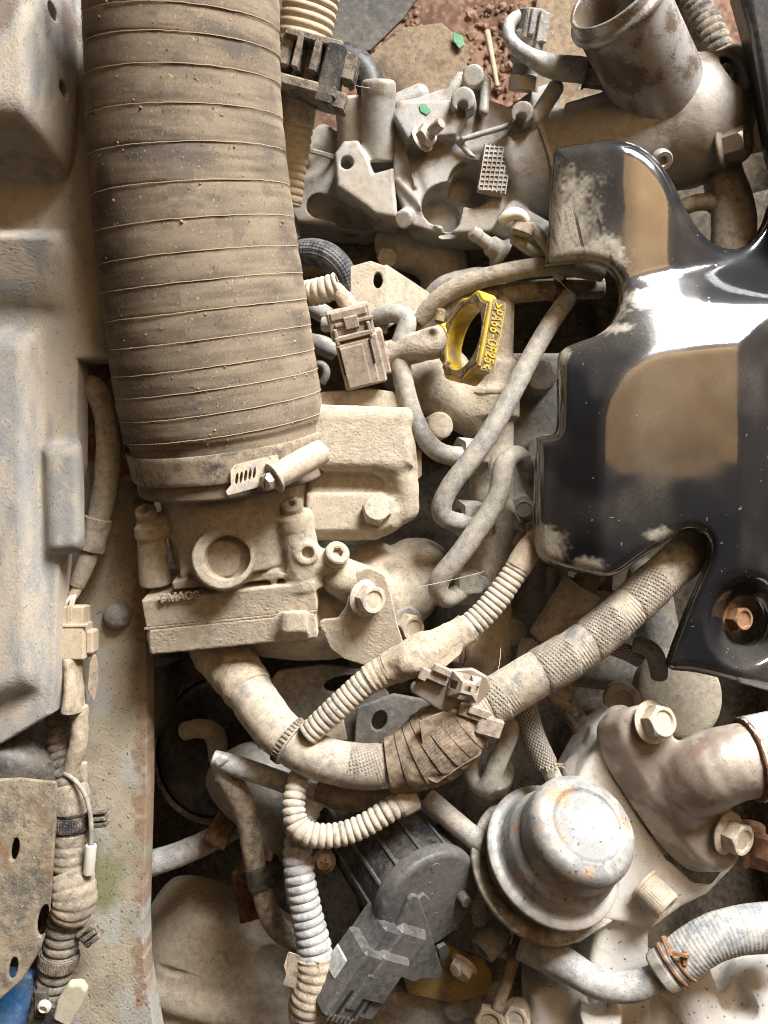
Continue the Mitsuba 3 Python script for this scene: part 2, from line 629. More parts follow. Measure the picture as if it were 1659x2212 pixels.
def grain(p, n, uv):
    q = rot(p)
    return 0.75 * noise(q.x * .22, q.y * .22, q.z * .22) + 0.5 * noise(q.x * .55, q.y * .55, q.z * .55) + 0.5 * smoothstep(.72, .85, noise(q.x * .3 + 40, q.y * .3, q.z * .3))


def fine(p, n, uv):
    q = rot(p)
    return 0.3 * noise(q.x * .3, q.y * .3, q.z * .3) + .2 * noise(q.x * .8, q.y * .8, q.z * .8)


GRAIN, FINE = proc(grain, 1.2 * S), proc(fine, 1.0 * S)


def dusty(under, dust, cover, sc=1.0, speck=1.0, stain=None, seed=0.0):
    """bare material showing through caked dust in ragged patches, with dark and pale crumbs"""
    lo, hi = .5 - .5 * (cover - .5) - .24, .5 - .5 * (cover - .5) + .20

    def f(p, n, uv):
        q = rot(p)
        a = fbm(q.x * .011 * sc + seed, q.y * .011 * sc, q.z * .011 * sc, octaves=3)
        b = noise(q.x * .09 + seed, q.y * .09, q.z * .09)
        c = noise(q.x * .42, q.y * .42, q.z * .42 + seed)
        m = smoothstep(lo, hi, a * .58 + b * .24 + c * .18)
        col = mix(under, dust, m) * (.66 + .30 * b + .36 * c)
        if stain:
            col = mix(col, stain, .75 * smoothstep(.56, .72, fbm(q.x * .017 + 31 + seed, q.y * .017, q.z * .017 + 7, octaves=3) * .8 + c * .2))
        if speck:
            d = noise(q.x * .27 + 71, q.y * .27, q.z * .27 + seed) * .75 + .25 * noise(q.z * .33, q.x * .33, q.y * .33)
            e = noise(q.x * .31 + 17, q.y * .31 + seed, q.z * .31) * .75 + .25 * noise(q.y * .37, q.z * .37, q.x * .37)
            col = col * (1 - .5 * speck * smoothstep(.77, .84, d))
            col = mix(col, C(.60, .52, .4), .5 * speck * smoothstep(.77, .84, e))
        return col
    return proc(f)


DUST = (.36, .312, .25)
mat('loom_dust', dusty((.13, .12, .11), (.335, .29, .23), .85, 2.2), .9, GRAIN, 1.4, specular=.2)
mat('loom_grey_dim', dusty((.06, .06, .06), (.22, .19, .15), .55, 2.2), .8, GRAIN, 1.2, specular=.25)  # darker copy of the loom dust: dim light at left put into the colour
mat('tape_grey_dim', dusty((.16, .14, .115), (.33, .28, .215), .65, 2.0), .85, GRAIN, 1., specular=.2, two=True)  # tape dust darkened likewise, the dimness of the left side painted in
mat('loom_dark', dusty((.035, .036, .04), (.23, .19, .145), .5, 2.0), .75, GRAIN, .8, specular=.3)
mat('conduit_pale', dusty((.17, .165, .16), (.44, .385, .31), .8, 2.5), .72, FINE, .8, specular=.35)
mat('conduit_blue', dusty((.24, .25, .265), (.40, .385, .355), .5, 2.5), .6, FINE, .8, specular=.4)
mat('cast_dust', dusty((.28, .26, .225), (.40, .345, .265), .86, 1.3), .88, GRAIN, 1.5, specular=.25)
mat('cast_brown', dusty((.13, .10, .072), (.23, .175, .12), .6, 1.2, stain=(.09, .06, .04)), .9, GRAIN, 1.3, specular=.2)
mat('cast_clean', dusty((.27, .268, .26), (.285, .25, .20), .45, 1.0, .8, stain=(.13, .09, .055), seed=3.), .52, FINE, 1.2, specular=.5)
mat('cast_grey', dusty((.19, .19, .19), (.29, .255, .205), .5, 1.2), .7, GRAIN, 1.2, specular=.35)
mat('pipe_dust', dusty((.22, .22, .215), (.34, .31, .26), .6, 2.0), .62, FINE, .9, specular=.4)
mat('bolt_dust', dusty((.33, .32, .30), (.47, .39, .29), .66, 2.2), .6, FINE, .8, specular=.45)
mat('bolt_clean', dusty((.46, .43, .38), (.34, .24, .17), .38, 1.6, .6), .42, FINE, .6, metallic=.55)
mat('rubber', dusty((.075, .068, .062), (.30, .245, .18), .62, 2.2), .82, FINE, .8, specular=.25)
mat('plastic_black', dusty((.020, .021, .025), (.10, .09, .075), .40, 1.2, .5), .5, FINE, .5, specular=.45)
mat('plastic_motor', dusty((.045, .048, .056), (.10, .094, .086), .62, 1.0, .4), .55, FINE, .5, specular=.45)
mat('connector_dust', dusty((.20, .17, .155), (.34, .28, .22), .7, 2.4, .6), .8, FINE, .8, specular=.25)
mat('connector_cream', dusty((.50, .42, .30), (.42, .34, .25), .5, 2.2), .8, FINE, .8, specular=.25)
mat('tape_dust', dusty((.26, .21, .15), (.42, .35, .265), .75, 2.0), .85, GRAIN, .8, specular=.2, two=True)
mat('sheet_dark', dusty((.06, .058, .056), (.13, .115, .095), .4, .6, .3), .7, specular=.3)
mat('trim_black', dusty((.014, .0135, .0135), (.05, .042, .034), .3, .8, .3), .35, specular=.5)
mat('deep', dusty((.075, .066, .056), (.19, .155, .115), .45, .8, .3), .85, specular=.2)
mat('rust', dusty((.10, .05, .030), (.20, .115, .07), .5, 2.5, .5), .95, GRAIN, 1.8, specular=.1)
mat('rust_clip', dusty((.17, .085, .045), (.30, .18, .10), .5, 2.5, .3), .8, FINE, 1., specular=.2)
mat('shade_slab', (.012, .011, .011), .7)  # near-black, for the added overhead slab and the painted slot shade
mat('pale_wire', (.55, .52, .46), .7)
mat('cream', dusty((.58, .54, .42), (.44, .40, .29), .4, 1.6, .6), .65, FINE, .5, specular=.35)
mat('blue', dusty((.035, .16, .42), (.16, .23, .36), .35, 1.6, .3), .4, FINE, .3)
mat('white_plastic', dusty((.68, .64, .53), (.52, .45, .33), .35, 2.0, .3), .5, FINE, .4)
mat('green_paint', dusty((.03, .22, .11), (.15, .24, .14), .4, 3., .3), .6)
mat('thread', (.40, .33, .235), .95)
mat('bracket_paint', dusty((.12, .108, .09), (.30, .25, .18), .5, 1.3, 1., stain=(.20, .11, .06), seed=2.), .75, GRAIN, 1.2, specular=.3)
mat('gasket_dark', dusty((.045, .04, .036), (.16, .14, .11), .35, 2.5, 1.), .9, GRAIN, 1.5)
mat('gasket', dusty((.17, .13, .095), (.34, .28, .20), .5, 2.5), .95, GRAIN, 1.5)


def wood(p, n, uv):
    return C(.66, .40, .165) * (.8 + .35 * fbm(p.x * 9, p.y * 1.3, p.z * 9))


mat('boards', (.075, .045, .022), .85)
mat('panel_wood', proc(wood), .8)
mat('wall_paint', (.055, .034, .019), .9)


# the big hose: cloth-ribbed rubber with handled dark places and caked dust
def hose_col(p, n, uv):
    q = p / S
    wv = noise(uv.x * .085, uv.y * .012)
    a = fbm(q.x * .009, q.y * .013, q.z * .009, octaves=4)
    c = noise(q.x * .5, q.y * .5, q.z * .5)
    b = noise(uv.x * .19 + 9, uv.y * .016 + 4)
    m = smoothstep(.2, .72, a * .5 + wv * .24 + b * .13 + c * .13)
    col = mix((.105, .086, .067), (.235, .19, .138), m) * (.88 + .24 * c)
    d1 = smoothstep(.62, .70, fbm(q.x * .021 + 5, q.y * .026 + 2, q.z * .02, octaves=3))
    col = mix(col, C(.075, .068, .066), .35 * d1)
    # rubbed patches where hands have held it
    for (x, y, rx, ry) in ((-360, 690, 42, 24), (-440, 700, 62, 30), (-560, 655, 26, 50), (-300, 900, 60, 26)):
        e = dr.square((q.x - x) / rx) + dr.square((q.y - y) / ry) + (a - .5) * 2.5 + (c - .5) * .8
        col = mix(col, C(.07, .062, .062), .5 * (1 - smoothstep(.55, 1.15, e)))
    d = noise(q.x * .21 + 71, q.y * .21, q.z * .21)
    e = noise(q.x * .27 + 17, q.y * .27, q.z * .27)
    col = col * (1 - .55 * smoothstep(.86, .93, d))
    return mix(col, C(.44, .36, .25), .6 * smoothstep(.84, .92, e))


def hose_bump(p, n, uv):
    q = p / S
    return .55 * noise(uv.x * .085, uv.y * .012) + .4 * noise(uv.x * .19 + 9, uv.y * .016 + 4) + .12 * (dr.sin(uv.x * 1.25) * dr.sin(uv.y * 1.25)) + .5 * grain(p, n, uv) * .6


mat('hose_cloth', proc(hose_col), .9, proc(hose_bump, 1.2 * S), 1.1, specular=.2)


# gloss black lacquered cover: dust caked where nothing wipes it, fine scratches
def cover_dust(q):
    c = noise(q.x * .45, q.y * .45, q.z * .45)
    b = noise(q.x * .13, q.y * .13 + 4, q.z * .13)
    a = fbm(q.x * .03 + 2, q.y * .03, q.z * .03, octaves=4)
    k = a * .6 + b * .26 + c * .14
    m = mi.Float(0)
    for (x, y, rx, ry, s) in ((400, 640, 96, 150, 1.0), (440, 560, 100, 66, 1.0), (345, -70, 52, 46, 1.05), (430, -112, 46, 22, 1.0), (580, -46, 48, 22, 1.0), (500, 466, 36, 64, 1.0),
                              (478, 394, 60, 22, .95), (384, 350, 22, 46, .95), (620, -200, 12, 66, .95), (560, 455, 90, 56, .68)):
        e = dr.sqrt(dr.square((q.x - x) / rx) + dr.square((q.y - y) / ry))
        m = dr.maximum(m, smoothstep(.98, .52, e * .55 + k * .9 - (s - .9) * .6))
    # combed streaks through the dust on the upper flap
    st = smoothstep(.60, .72, noise(q.x * .16 + q.y * .035, q.y * .006, 3.)) * smoothstep(-.2, .2, .5 - dr.abs((q.y - 600) / 130.))
    m = m * (1 - .75 * st * smoothstep(.35, .55, a))
    sp = smoothstep(.90, .94, noise(q.x * .17 + 5, q.y * .17, q.z * .17)) * smoothstep(.45, .6, a)
    film = .10 * smoothstep(.40, .75, fbm(q.x * .009 + 4, q.y * .007, 5., octaves=3)) * (.5 + c)
    return dr.maximum(dr.maximum(m * (.45 + .75 * c), .6 * sp), film)


def cover_col(p, n, uv):
    q = p / S
    return mix((.0085, .0088, .0105), (.30, .265, .21), dr.minimum(.9, cover_dust(q)))


def cover_rough(p, n, uv):
    q = p / S
    fog = smoothstep(.45, .68, fbm(q.x * .012 + 9, q.y * .010, 2., octaves=3))
    return .075 + .07 * fog + .6 * cover_dust(q)


def cover_bump(p, n, uv):
    q = p / S
    return .9 * noise(q.x * .018, q.y * .018) + .012 * noise(q.x * .9 + q.y * .55, q.y * .05) + .4 * cover_dust(q)


mat('cover_black', proc(cover_col), proc(cover_rough), proc(cover_bump, 1.5 * S), 1.0, specular=1.0, clearcoat=.8, clearcoat_gloss=.93, two=True)


# the chassis rail: beige paint, rust along its inner edge, green algae low down
def rail_col(p, n, uv):
    q = p / S
    a = fbm(q.x * .012, q.y * .012, q.z * .012, octaves=4)
    c = noise(q.x * .4, q.y * .4, q.z * .4)
    b = noise(q.x * .07, q.y * .07)
    col = mix((.27, .24, .185), (.36, .315, .24), smoothstep(.35, .65, a)) * (.86 + .25 * c)
    bl = smoothstep(.55, .70, fbm(q.x * .016 + 8, q.y * .011, octaves=3))
    col = mix(col, C(.36, .37, .36), .55 * bl)
    ed = smoothstep(62., 6., dr.abs(q.x + 590.))
    r = smoothstep(.60, .68, ed * .32 + a * .42 + b * .16 + c * .10)
    col = mix(col, mix((.15, .085, .05), (.29, .18, .115), c), .75 * r)
    up = smoothstep(.54, .62, fbm(q.x * .02 + 1, q.y * .02, octaves=3) * .7 + .3 * smoothstep(250., 60., dr.abs(q.y - 260.)))
    col = mix(col, mix((.15, .07, .045), (.36, .18, .09), b), .8 * up)
    gr = 1 - smoothstep(.5, 1.15, dr.sqrt(dr.square((q.x + 690) / 62.) + dr.square((q.y + 900) / 95.)) + (a - .5) * 1.3)
    col = mix(col, C(.12, .135, .045), .62 * gr)
    h = rot(p)
    d = noise(h.x * .24 + 71, h.y * .24, h.z * .24)
    return col * (1 - .65 * smoothstep(.80, .88, d))


mat('rail_paint', proc(rail_col), .8, GRAIN, 1.4, specular=.25)


# moulded plastic shroud: chalky dust film, bare grey rubbed areas, scratches
def shroud_col(p, n, uv):
    q = p / S
    a = fbm(q.x * .008 + 4, q.y * .005, q.z * .008, octaves=4)
    c = noise(q.x * .42, q.y * .42, q.z * .42)
    b = noise(q.x * .06, q.y * .03, q.z * .06)
    col = mix((.26, .26, .255), (.40, .355, .29), smoothstep(.34, .60, a * .7 + b * .2 + c * .1)) * (.88 + .22 * c)
    rub = smoothstep(.60, .70, fbm(q.x * .016 + 12, q.y * .008 + 3, q.z * .016, octaves=3) * .85 + c * .15)
    col = mix(col, C(.17, .175, .18), .6 * rub)
    br = smoothstep(.55, .64, fbm(q.x * .013 + 2, q.y * .013 + 9, q.z * .013 + 3, octaves=3) * .8 + c * .2) * smoothstep(900., 980., q.y + 30 * b)
    col = mix(col, C(.15, .105, .08), .75 * br)
    h = rot(p)
    d = noise(h.x * .25 + 71, h.y * .25, h.z * .25)
    col = col * (1 - .5 * smoothstep(.85, .92, d))
    w = q.x * .8 + q.y * .42
    sc = smoothstep(1.6, .5, dr.abs(w - 30. + 4 * noise(q.x * .05, q.y * .05))) * smoothstep(55., 45., dr.abs(q.x + 780.))
    return mix(col, C(.12, .09, .09), .6 * sc)


mat('shroud', proc(shroud_col), .8, GRAIN, 1.1, specular=.25)


# red-brown earth under the van
def soil_col(p, n, uv):
    q = p / S
    a = fbm(q.x * .004, q.y * .004, octaves=4)
    c = noise(q.x * .05, q.y * .05)
    return mix((.14, .08, .055), (.31, .195, .135), smoothstep(.3, .7, a * .6 + c * .4))


mat('soil', proc(soil_col), .95, proc(lambda p, n, uv: 8 * fbm(p.x / S * .02, p.y / S * .02, octaves=3), 4 * S), 1.)
mat('clod', dusty((.18, .105, .07), (.38, .25, .175), .55, .3, 0), .95)


# white heat-bleached castings with rust and black spots
def bleached(p, n, uv):
    q = rot(p)
    a = fbm(q.x * .010 + 6, q.y * .010, q.z * .010, octaves=4)
    c = noise(q.x * .4, q.y * .4, q.z * .4)
    col = mix((.50, .47, .42), (.66, .635, .59), smoothstep(.33, .6, a)) * (.9 + .16 * c)
    r = smoothstep(.62, .70, fbm(q.x * .024 + 3, q.y * .024 + 1, q.z * .024, octaves=3) * .84 + c * .16)
    col = mix(col, C(.36, .25, .16), .45 * r)
    d = noise(q.x * .13 + 71, q.y * .13, q.z * .13)
    return col * (1 - .75 * smoothstep(.86, .91, d))


mat('cast_white', proc(bleached), .72, GRAIN, 1.2, specular=.35)


def galv(p, n, uv):
    q = rot(p)
    a = fbm(q.x * .012 + 1, q.y * .012 + 4, q.z * .012, octaves=4)
    c = noise(q.x * .35, q.y * .35, q.z * .35)
    b = noise(q.x * .08, q.y * .08, q.z * .08)
    col = mix((.20, .20, .195), (.38, .36, .325), smoothstep(.36, .6, a * .8 + b * .2)) * (.85 + .28 * c)
    r = smoothstep(.60, .68, fbm(q.x * .026 + 3, q.y * .026 + 11, q.z * .026, octaves=3) * .8 + c * .2)
    col = mix(col, mix((.24, .12, .06), (.45, .29, .17), c), .8 * r)
    d = noise(q.x * .15 + 7, q.y * .15, q.z * .15)
    return col * (1 - .6 * smoothstep(.82, .9, d))


mat('galvanised', proc(galv), .55, FINE, 1.5, metallic=.12, specular=.5)
mat('galv_dirty', dusty((.20, .185, .16), (.40, .36, .30), .42, 2.6, 1., stain=(.16, .09, .05)), .75, GRAIN, 1.6, specular=.3)


def copper(p, n, uv):
    q = rot(p)
    a = fbm(q.x * .013 + 1, q.y * .013 + 4, q.z * .013, octaves=4)
    c = noise(q.x * .35, q.y * .35, q.z * .35)
    col = mix((.25, .20, .165), (.40, .35, .295), smoothstep(.4, .62, a)) * (.88 + .22 * c)
    r = smoothstep(.61, .68, fbm(q.x * .03 + 13, q.y * .03 + 1, q.z * .03, octaves=3) * .8 + c * .2)
    return mix(col, C(.17, .095, .06), .55 * r)


mat('heat_steel', proc(copper), .45, FINE, 1.2, metallic=.25, specular=.5)


# outlet neck: bright turned alloy with brown crust
def crust(p, n, uv):
    q = rot(p)
    a = fbm(q.x * .013 + 21, q.y * .013 + 4, q.z * .013, octaves=4)
    c = noise(q.x * .33, q.y * .33, q.z * .33)
    m = smoothstep(.42, .56, a * .84 + c * .16)
    col = mix((.36, .35, .335), (.14, .112, .085), m) * (.85 + .3 * c)
    y = smoothstep(.66, .72, fbm(q.x * .035 + 3, q.y * .035 + 11, q.z * .035, octaves=3))
    return mix(col, C(.24, .15, .06), .5 * y)


mat('neck_alloy', proc(crust), .34, FINE, 1.2, metallic=.35, specular=.5)


def yellow(p, n, uv):
    q = rot(p)
    a = fbm(q.x * .05 + 1, q.y * .05 + 4, q.z * .05, octaves=3)
    c = noise(q.x * .5, q.y * .5, q.z * .5)
    return mix((.60, .41, .03), (.34, .25, .10), smoothstep(.36, .74, a * .8 + c * .2)) * (.9 + .18 * c)


mat('yellow', proc(yellow), .38, FINE, .4, specular=.5)
mat('yellow_grime', dusty((.10, .065, .03), (.25, .19, .10), .5, 3.), .85, GRAIN, 1.)
mat('yellow_dull', dusty((.30, .20, .045), (.20, .145, .065), .5, 1.6, stain=(.07, .05, .03)), .6, FINE, .8)


# woven and embossed coverings (uv runs along and round the hose)
def weave(p, n, uv):
    return .5 + .25 * dr.sin(uv.x * 1.7) * dr.sin(uv.y * 1.7) + .5 * noise(uv.x * .1, uv.y * .1)


mat('fabric_tape', dusty((.15, .118, .09), (.30, .235, .17), .58, 2.2, .4), .98, proc(weave, .6 * S), 2.0, specular=.1)


def knurl(p, n, uv):
    a, b = uv.x * .62 + uv.y * .30, uv.y * .62 - uv.x * .30
    return 1.6 * smoothstep(-.1, .8, dr.sin(a * .85) * dr.sin(b * .85)) + .3 * noise(p.x / S * .3, p.y / S * .3)


mat('grip_tape', dusty((.19, .17, .15), (.33, .29, .235), .75, 2.2, .2), .85, proc(knurl, .5 * S), 2.6, specular=.25)


def ridges(p, n, uv):
    return .45 * dr.sin(uv.x * .9) * smoothstep(.42, .6, fbm(p.x / S * .016, p.y / S * .016, octaves=2)) + .5 * grain(p, n, uv)


mat('harness', dusty((.20, .205, .215), (.42, .365, .285), .66, 1.6), .7, proc(ridges, .8 * S), 1.0, specular=.3)


def braid(p, n, uv):
    a, b = uv.x * .30, uv.y * .42
    return 1.0 * dr.abs(dr.sin(a + b)) * dr.abs(dr.sin(a - b))


def braid_col(p, n, uv):
    q = rot(p)
    a, b = uv.x * .30, uv.y * .42
    m = smoothstep(.05, .45, dr.abs(dr.sin(a + b)) * dr.abs(dr.sin(a - b)))
    return mix((.07, .065, .06), (.40, .36, .30), m) * (.75 + .4 * noise(q.x * .3, q.y * .3, q.z * .3))


mat('braid', proc(braid_col), .85, proc(braid, .6 * S), 3.0, specular=.2)


def braid_blue_bump(p, n, uv):
    return 1.5 * smoothstep(-.5, .9, dr.sin(uv.x * .42 + uv.y * .42) * dr.sin(uv.x * .42 - uv.y * .42))


mat('braid_dark', dusty((.04, .045, .055), (.14, .14, .14), .4, 2.5, .2), .6, proc(braid_blue_bump, .6 * S), 2.0, specular=.35)
# ---------------------------------------------------------------- what stands round the engine bay (outside the frame)
def quad(name, pts, mat_, label):
    v = np.array(pts, float) / S
    struct(name, M(v, [[0, 1, 2], [0, 2, 3]], np.repeat(unit(np.cross(v[1] - v[0], v[2] - v[0]))[None], 4, 0)), mat_, label)


FL = -0.62
XW, YB = 1.7, -1.3
quad('ceiling', [(-XW, YB, ROOF), (-XW, 1.4, ROOF), (XW, 1.4, ROOF), (XW, YB, ROOF)], 'boards', 'brown roof lining high above the open engine bay')
quad('wall_left', [(-XW, YB, FL - .1), (-XW, 1.4, FL - .1), (-XW, 1.4, ROOF), (-XW, YB, ROOF)], 'wall_paint', 'dull brown wall left of the engine bay')
quad('wall_right', [(XW, YB, FL - .1), (XW, YB, ROOF), (XW, 1.4, ROOF), (XW, 1.4, FL - .1)], 'wall_paint', 'dull brown wall right of the engine bay')
quad('wall_behind', [(-XW, YB, FL - .1), (-XW, YB, ROOF), (XW, YB, ROOF), (XW, YB, FL - .1)], 'wall_paint', 'dull brown wall behind the photographer')
quad('wall_front', [(-XW, 1.4, FL - .1), (XW, 1.4, FL - .1), (XW, 1.4, ROOF), (-XW, 1.4, ROOF)], 'wall_paint', 'dull brown wall that holds the bright door opening')
solo('roof_board', rbox(np.array([.52, .42, 1.25]) / S, np.array([.42, .36, .012]) / S, None, 8), 'panel_wood', 'brown wooden board fixed under the roof beyond the added black hatch', 'board')
solo('added_shade_slab', rbox(np.array([0, -.62, 1.2]) / S, np.array([1.2, .70, .03]) / S, None, 20), 'shade_slab', 'unseen black hatch above the near half of the bay', 'shade_slab')  # added out of view to cut warm bounce and darken the cover reflection
dw = DOOR
v = np.array([(dw['x0'], dw['y'], dw['z0']), (dw['x1'], dw['y'], dw['z0']), (dw['x1'], dw['y'], dw['z1']), (dw['x0'], dw['y'], dw['z1'])]) / S
k_ = solo('door_opening', M(v, [[0, 2, 1], [0, 3, 2]], np.repeat([[0, -1, 0.]], 4, 0)), 'wall_paint', 'open door full of white daylight beyond the engine bay', 'door opening')
scene[k_]['emitter'] = {'type': 'area', 'radiance': {'type': 'rgb', 'value': [dw['power'] * c for c in (1.0, .985, .96)]}}
# soil, with clods
gx = np.linspace(-1.72, 1.72, 90) / S
gy = np.linspace(-1.32, 1.42, 90) / S
X, Y = np.meshgrid(gx, gy)
V = np.stack([X, Y, FL / S + 90 * meshkit.fbm(np.stack([X, Y, X * 0], -1) / 300., 3)], -1)
struct('ground', grid_mesh(V, V[..., :2], 90, 90), 'soil', 'red brown bare earth below the engine bay')
rng = np.random.default_rng(4)
cl = []
for i in range(1500):
    x, y = rng.uniform(-250, 800), rng.uniform(900, 2600)
    r = rng.uniform(5, 17) * (2.2 if rng.random() < .1 else 1)
    c = trimesh.creation.icosphere(1, r)
    c.vertices *= rng.uniform(.7, 1.2, 3)
    c.vertices += rng.normal(0, .16 * r, c.vertices.shape)
    c.apply_translation([x, y, FL / S + 45 + rng.uniform(-5, 15)])
    cl.append(c)
k_ = add('clods', cat(*cl), 'clod', None, 40)
labels[k_] = {'label': 'loose red brown clods and gravel on the earth below the engine', 'category': 'gravel', 'kind': 'stuff'}
# panels of the engine bay that stand just outside the frame and keep low light out
for nm, a, b, lab in (('bay_panel', (-1250, -1700), (-1250, 1500), 'dark inner panel closing the left of the engine bay'), ('bay_panel', (-1250, -1700), (1300, -1700), 'dark inner panel closing the near end of the engine bay'),
                      ('bay_panel', (1250, -1700), (1250, 1500), 'dark inner panel closing the right of the engine bay')):
    a, b = np.array(a, float), np.array(b, float)
    R = frame([b[1] - a[1], a[0] - b[0], 0], [0, 0, 1])
    c = np.r_[(a + b) / 2, -1150]
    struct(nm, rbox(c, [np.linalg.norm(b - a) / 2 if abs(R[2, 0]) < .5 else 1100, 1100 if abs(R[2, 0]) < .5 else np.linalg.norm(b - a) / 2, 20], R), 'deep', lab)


def sd_hull(top, base, k=10.0):
    """a block with rounded edges between survey points of its top and of its base"""
    from scipy.spatial import ConvexHull
    w = np.array([P(*q) for q in list(top) + list(base)])
    e = np.unique(np.round(ConvexHull(w).equations, 4), axis=0)

    def f(p):
        d = None
        for q in e:
            g = p @ q[:3] + q[3]
            if d is None:
                d = g
            else:
                h = np.maximum(k - np.abs(d - g), 0) / k
                d = np.maximum(d, g) + h * h * k * .25
        return d
    return f


# ---------------------------------------------------------------- left: moulded shroud
Z = lambda z, *pts: [(x, y, z) for x, y in pts]
base = sd_prism([(-150, -120), (205, -120), (207, 300), (216, 500), (229, 640), (244, 762), (240, 772), (166, 776), (164, 1000), (135, 1130), (121, 1300), (118, 1470), (108, 1545), (0, 1610), (-150, 1640)], -150, -70, 9)
blk1 = sd_hull(Z(140, (-150, -120), (72, -120), (84, 262), (-150, 240)), Z(-82, (-150, -120), (188, -120), (190, 335), (163, 418), (-150, 402)), 46)
blk2 = sd_hull(Z(14, (-150, 508), (112, 508)) + Z(-40, (112, 648), (-150, 628)), Z(-86, (-150, 482), (160, 492), (203, 590), (172, 703), (-150, 690)), 12)
low = sd_hull(Z(-22, (-150, 730), (50, 730), (66, 1470), (-150, 1555)), Z(-88, (-150, 690), (106, 705), (118, 1500), (-150, 1618)), 22)
pad = sd_hull(Z(-34, (92, 965), (170, 962), (176, 1188), (98, 1195)), Z(-78, (80, 942), (184, 942), (194, 1000), (190, 1198), (92, 1217)), 22)
h1, h2 = P(118, 18, 60), P(150, 178, 30)
hd = unit([.75, .15, .66])
f = SUB(5, U(14, base, blk1, blk2, low, pad), sd_cyl(h1 - hd * 80, h1 + hd * 80, 15, rd=2), sd_cyl(h2 - hd * 80, h2 + hd * 80, 15, rd=2))
lo, hi = bounds((-130, -110, 150), (250, 1640, -150), (-70, 1640, -150), (250, -100, -150))
solo('moulded_shroud', sdf_mesh(f, lo, hi, 5.5, 1.0, 3, 26), 'shroud', 'large dusty beige grey moulded plastic shroud with two holes at the left edge', 'shroud')

# chassis rail
ed = [(150, 560), (302, 640), (311, 860), (317, 1100), (316, 1400), (317, 1700), (309, 1990), (312, 2090), (326, 2180), (345, 2290), (150, 2290)]
t = thing('chassis_rail', 'beige painted steel chassis rail with rusty edge and green algae stain', 'chassis rail')
add('web', plate(ed, 70, 4, 6, zfun=lambda x, y: -230), 'rail_paint', t)
add('rivet', lathe([(33, 0), (35, 6), (30, 22), (18, 33), (0, 37)], P(255, 1330, -231), [0, 0, 1], 12, disp=(1, 14, 2)), 'cast_grey', t)

# wiring loom that hangs over the rail
t = thing('wiring_loom', 'dust covered wiring loom with square connector hanging beside the beige chassis rail', 'wiring loom')
pl = Path([(160, 838, -185, 22), (192, 834, -160, 25), (222, 872, -145, 27), (235, 950, -140, 27), (227, 1050, -145, 26), (208, 1140, -150, 23), (190, 1205, -150, 21), (166, 1264, -150, 18)])
s1, s2 = pl.near(213, 1122), pl.near(196, 1188)
add('sleeve', tube(None, path=pl, s1=s2, disp=(1.2, 26, 4)), 'loom_dust', t)
rg = np.random.default_rng(2)
add('tape_collar', tube(None, path=pl, s0=s1, s1=s2, grow=6, disp=(4, 22, 8), cap=2), 'loom_dust', t)
add('inner_sleeve', tube(None, path=pl, s0=s2 + 4, grow=-1, hollow=(12, 14, 1)), 'loom_dust', t)
add('core', tube([(176, 1250, -150, 10), (166, 1272, -148, 11), (158, 1287, -146, 11)]), 'connector_cream', t)
for dx, e in ((-5, -10), (3, 2), (7, 6)):
    add('wire', tube([(160 + dx * .5, 1280, -146, 4), (152 + dx, 1296, -132, 4), (150 + e, 1308, -132, 4), (150 + e, 1325, -140, 4)], n=10), 'pale_wire', t)
c = add('connector', cat(rbox(P(152, 1336, -140), [38, 30, 26], b=3), rbox(P(155, 1383, -140), [39, 42, 30], b=4), rbox(P(155, 1352, -110), [37, 3, 3], b=1), rbox(P(125, 1336, -113), [5, 26, 3], b=1.5),
                         rbox(P(150, 1333, -113), [6, 26, 2], b=1), rbox(P(199, 1385, -145), [9, 28, 22], b=5)), 'connector_cream', t)
add('side_tab', cat(rbox(P(94, 1336, -138), [25, 25, 12], b=3), rbox(P(115, 1308, -136), [14, 7, 9], b=2)), 'connector_cream', c)
add('taped_boot', tube([(156, 1422, -142, 36), (158, 1455, -142, 34), (160, 1490, -142, 37), (158, 1532, -142, 44)], squash=.5, disp=(5, 26, 5), hollow=(30, 14, 1)), 'tape_dust', t)
add('loose_tape', plate([(205, 1410, -140), (212, 1432, -150), (214, 1470, -160), (202, 1520, -165), (190, 1490, -140), (196, 1430, -130)], 3, 1, 4), 'tape_dust', t)
add('cable', tube([(172, 1528, -148, 17), (172, 1575, -150, 18), (164, 1625, -155, 18), (152, 1668, -165, 16), (150, 1710, -180, 15)], disp=(2.5, 22, 4)), 'tape_dust', t)
add('cable', tube([(178, 1650, -175, 10), (176, 1700, -180, 11), (172, 1760, -190, 11)]), 'loom_dust', t)

# ribbed conduit low on the left
t = thing('ribbed_conduit', 'dark ribbed conduit strapped with toothed ties and pale tape at lower left', 'conduit')
pc = Path([(112, 1500, -215, 22), (125, 1560, -215, 28), (138, 1625, -205, 34), (150, 1690, -180, 37), (153, 1760, -168, 38), (151, 1850, -165, 38), (147, 1930, -165, 37), (138, 2000, -165, 38), (128, 2065, -165, 36), (112, 2135, -170, 37), (95, 2215, -180, 38)])
add('ribbed_tube', tube(None, path=pc, rib=(21.5, 9, .4)), 'loom_grey_dim', t)
add('tape_wrap', tube(None, path=pc, s0=pc.near(153, 1800), s1=pc.near(150, 1868), grow=1.5, rib=(21.5, 2.2, .8), disp=(2.5, 30, 2)), 'tape_grey_dim', t)
add('tape_wrap', tube([(150, 1885, -158, 42), (156, 1910, -152, 48), (158, 1945, -150, 49), (150, 1975, -155, 43)], rib=(19, 3, .8), disp=(3, 26, 6), squash=1.0), 'tape_grey_dim', t)
add('tape_wrap', tube(None, path=pc, s0=pc.near(146, 1700), s1=pc.near(153, 1752), grow=1, disp=(4, 24, 7)), 'tape_grey_dim', t)
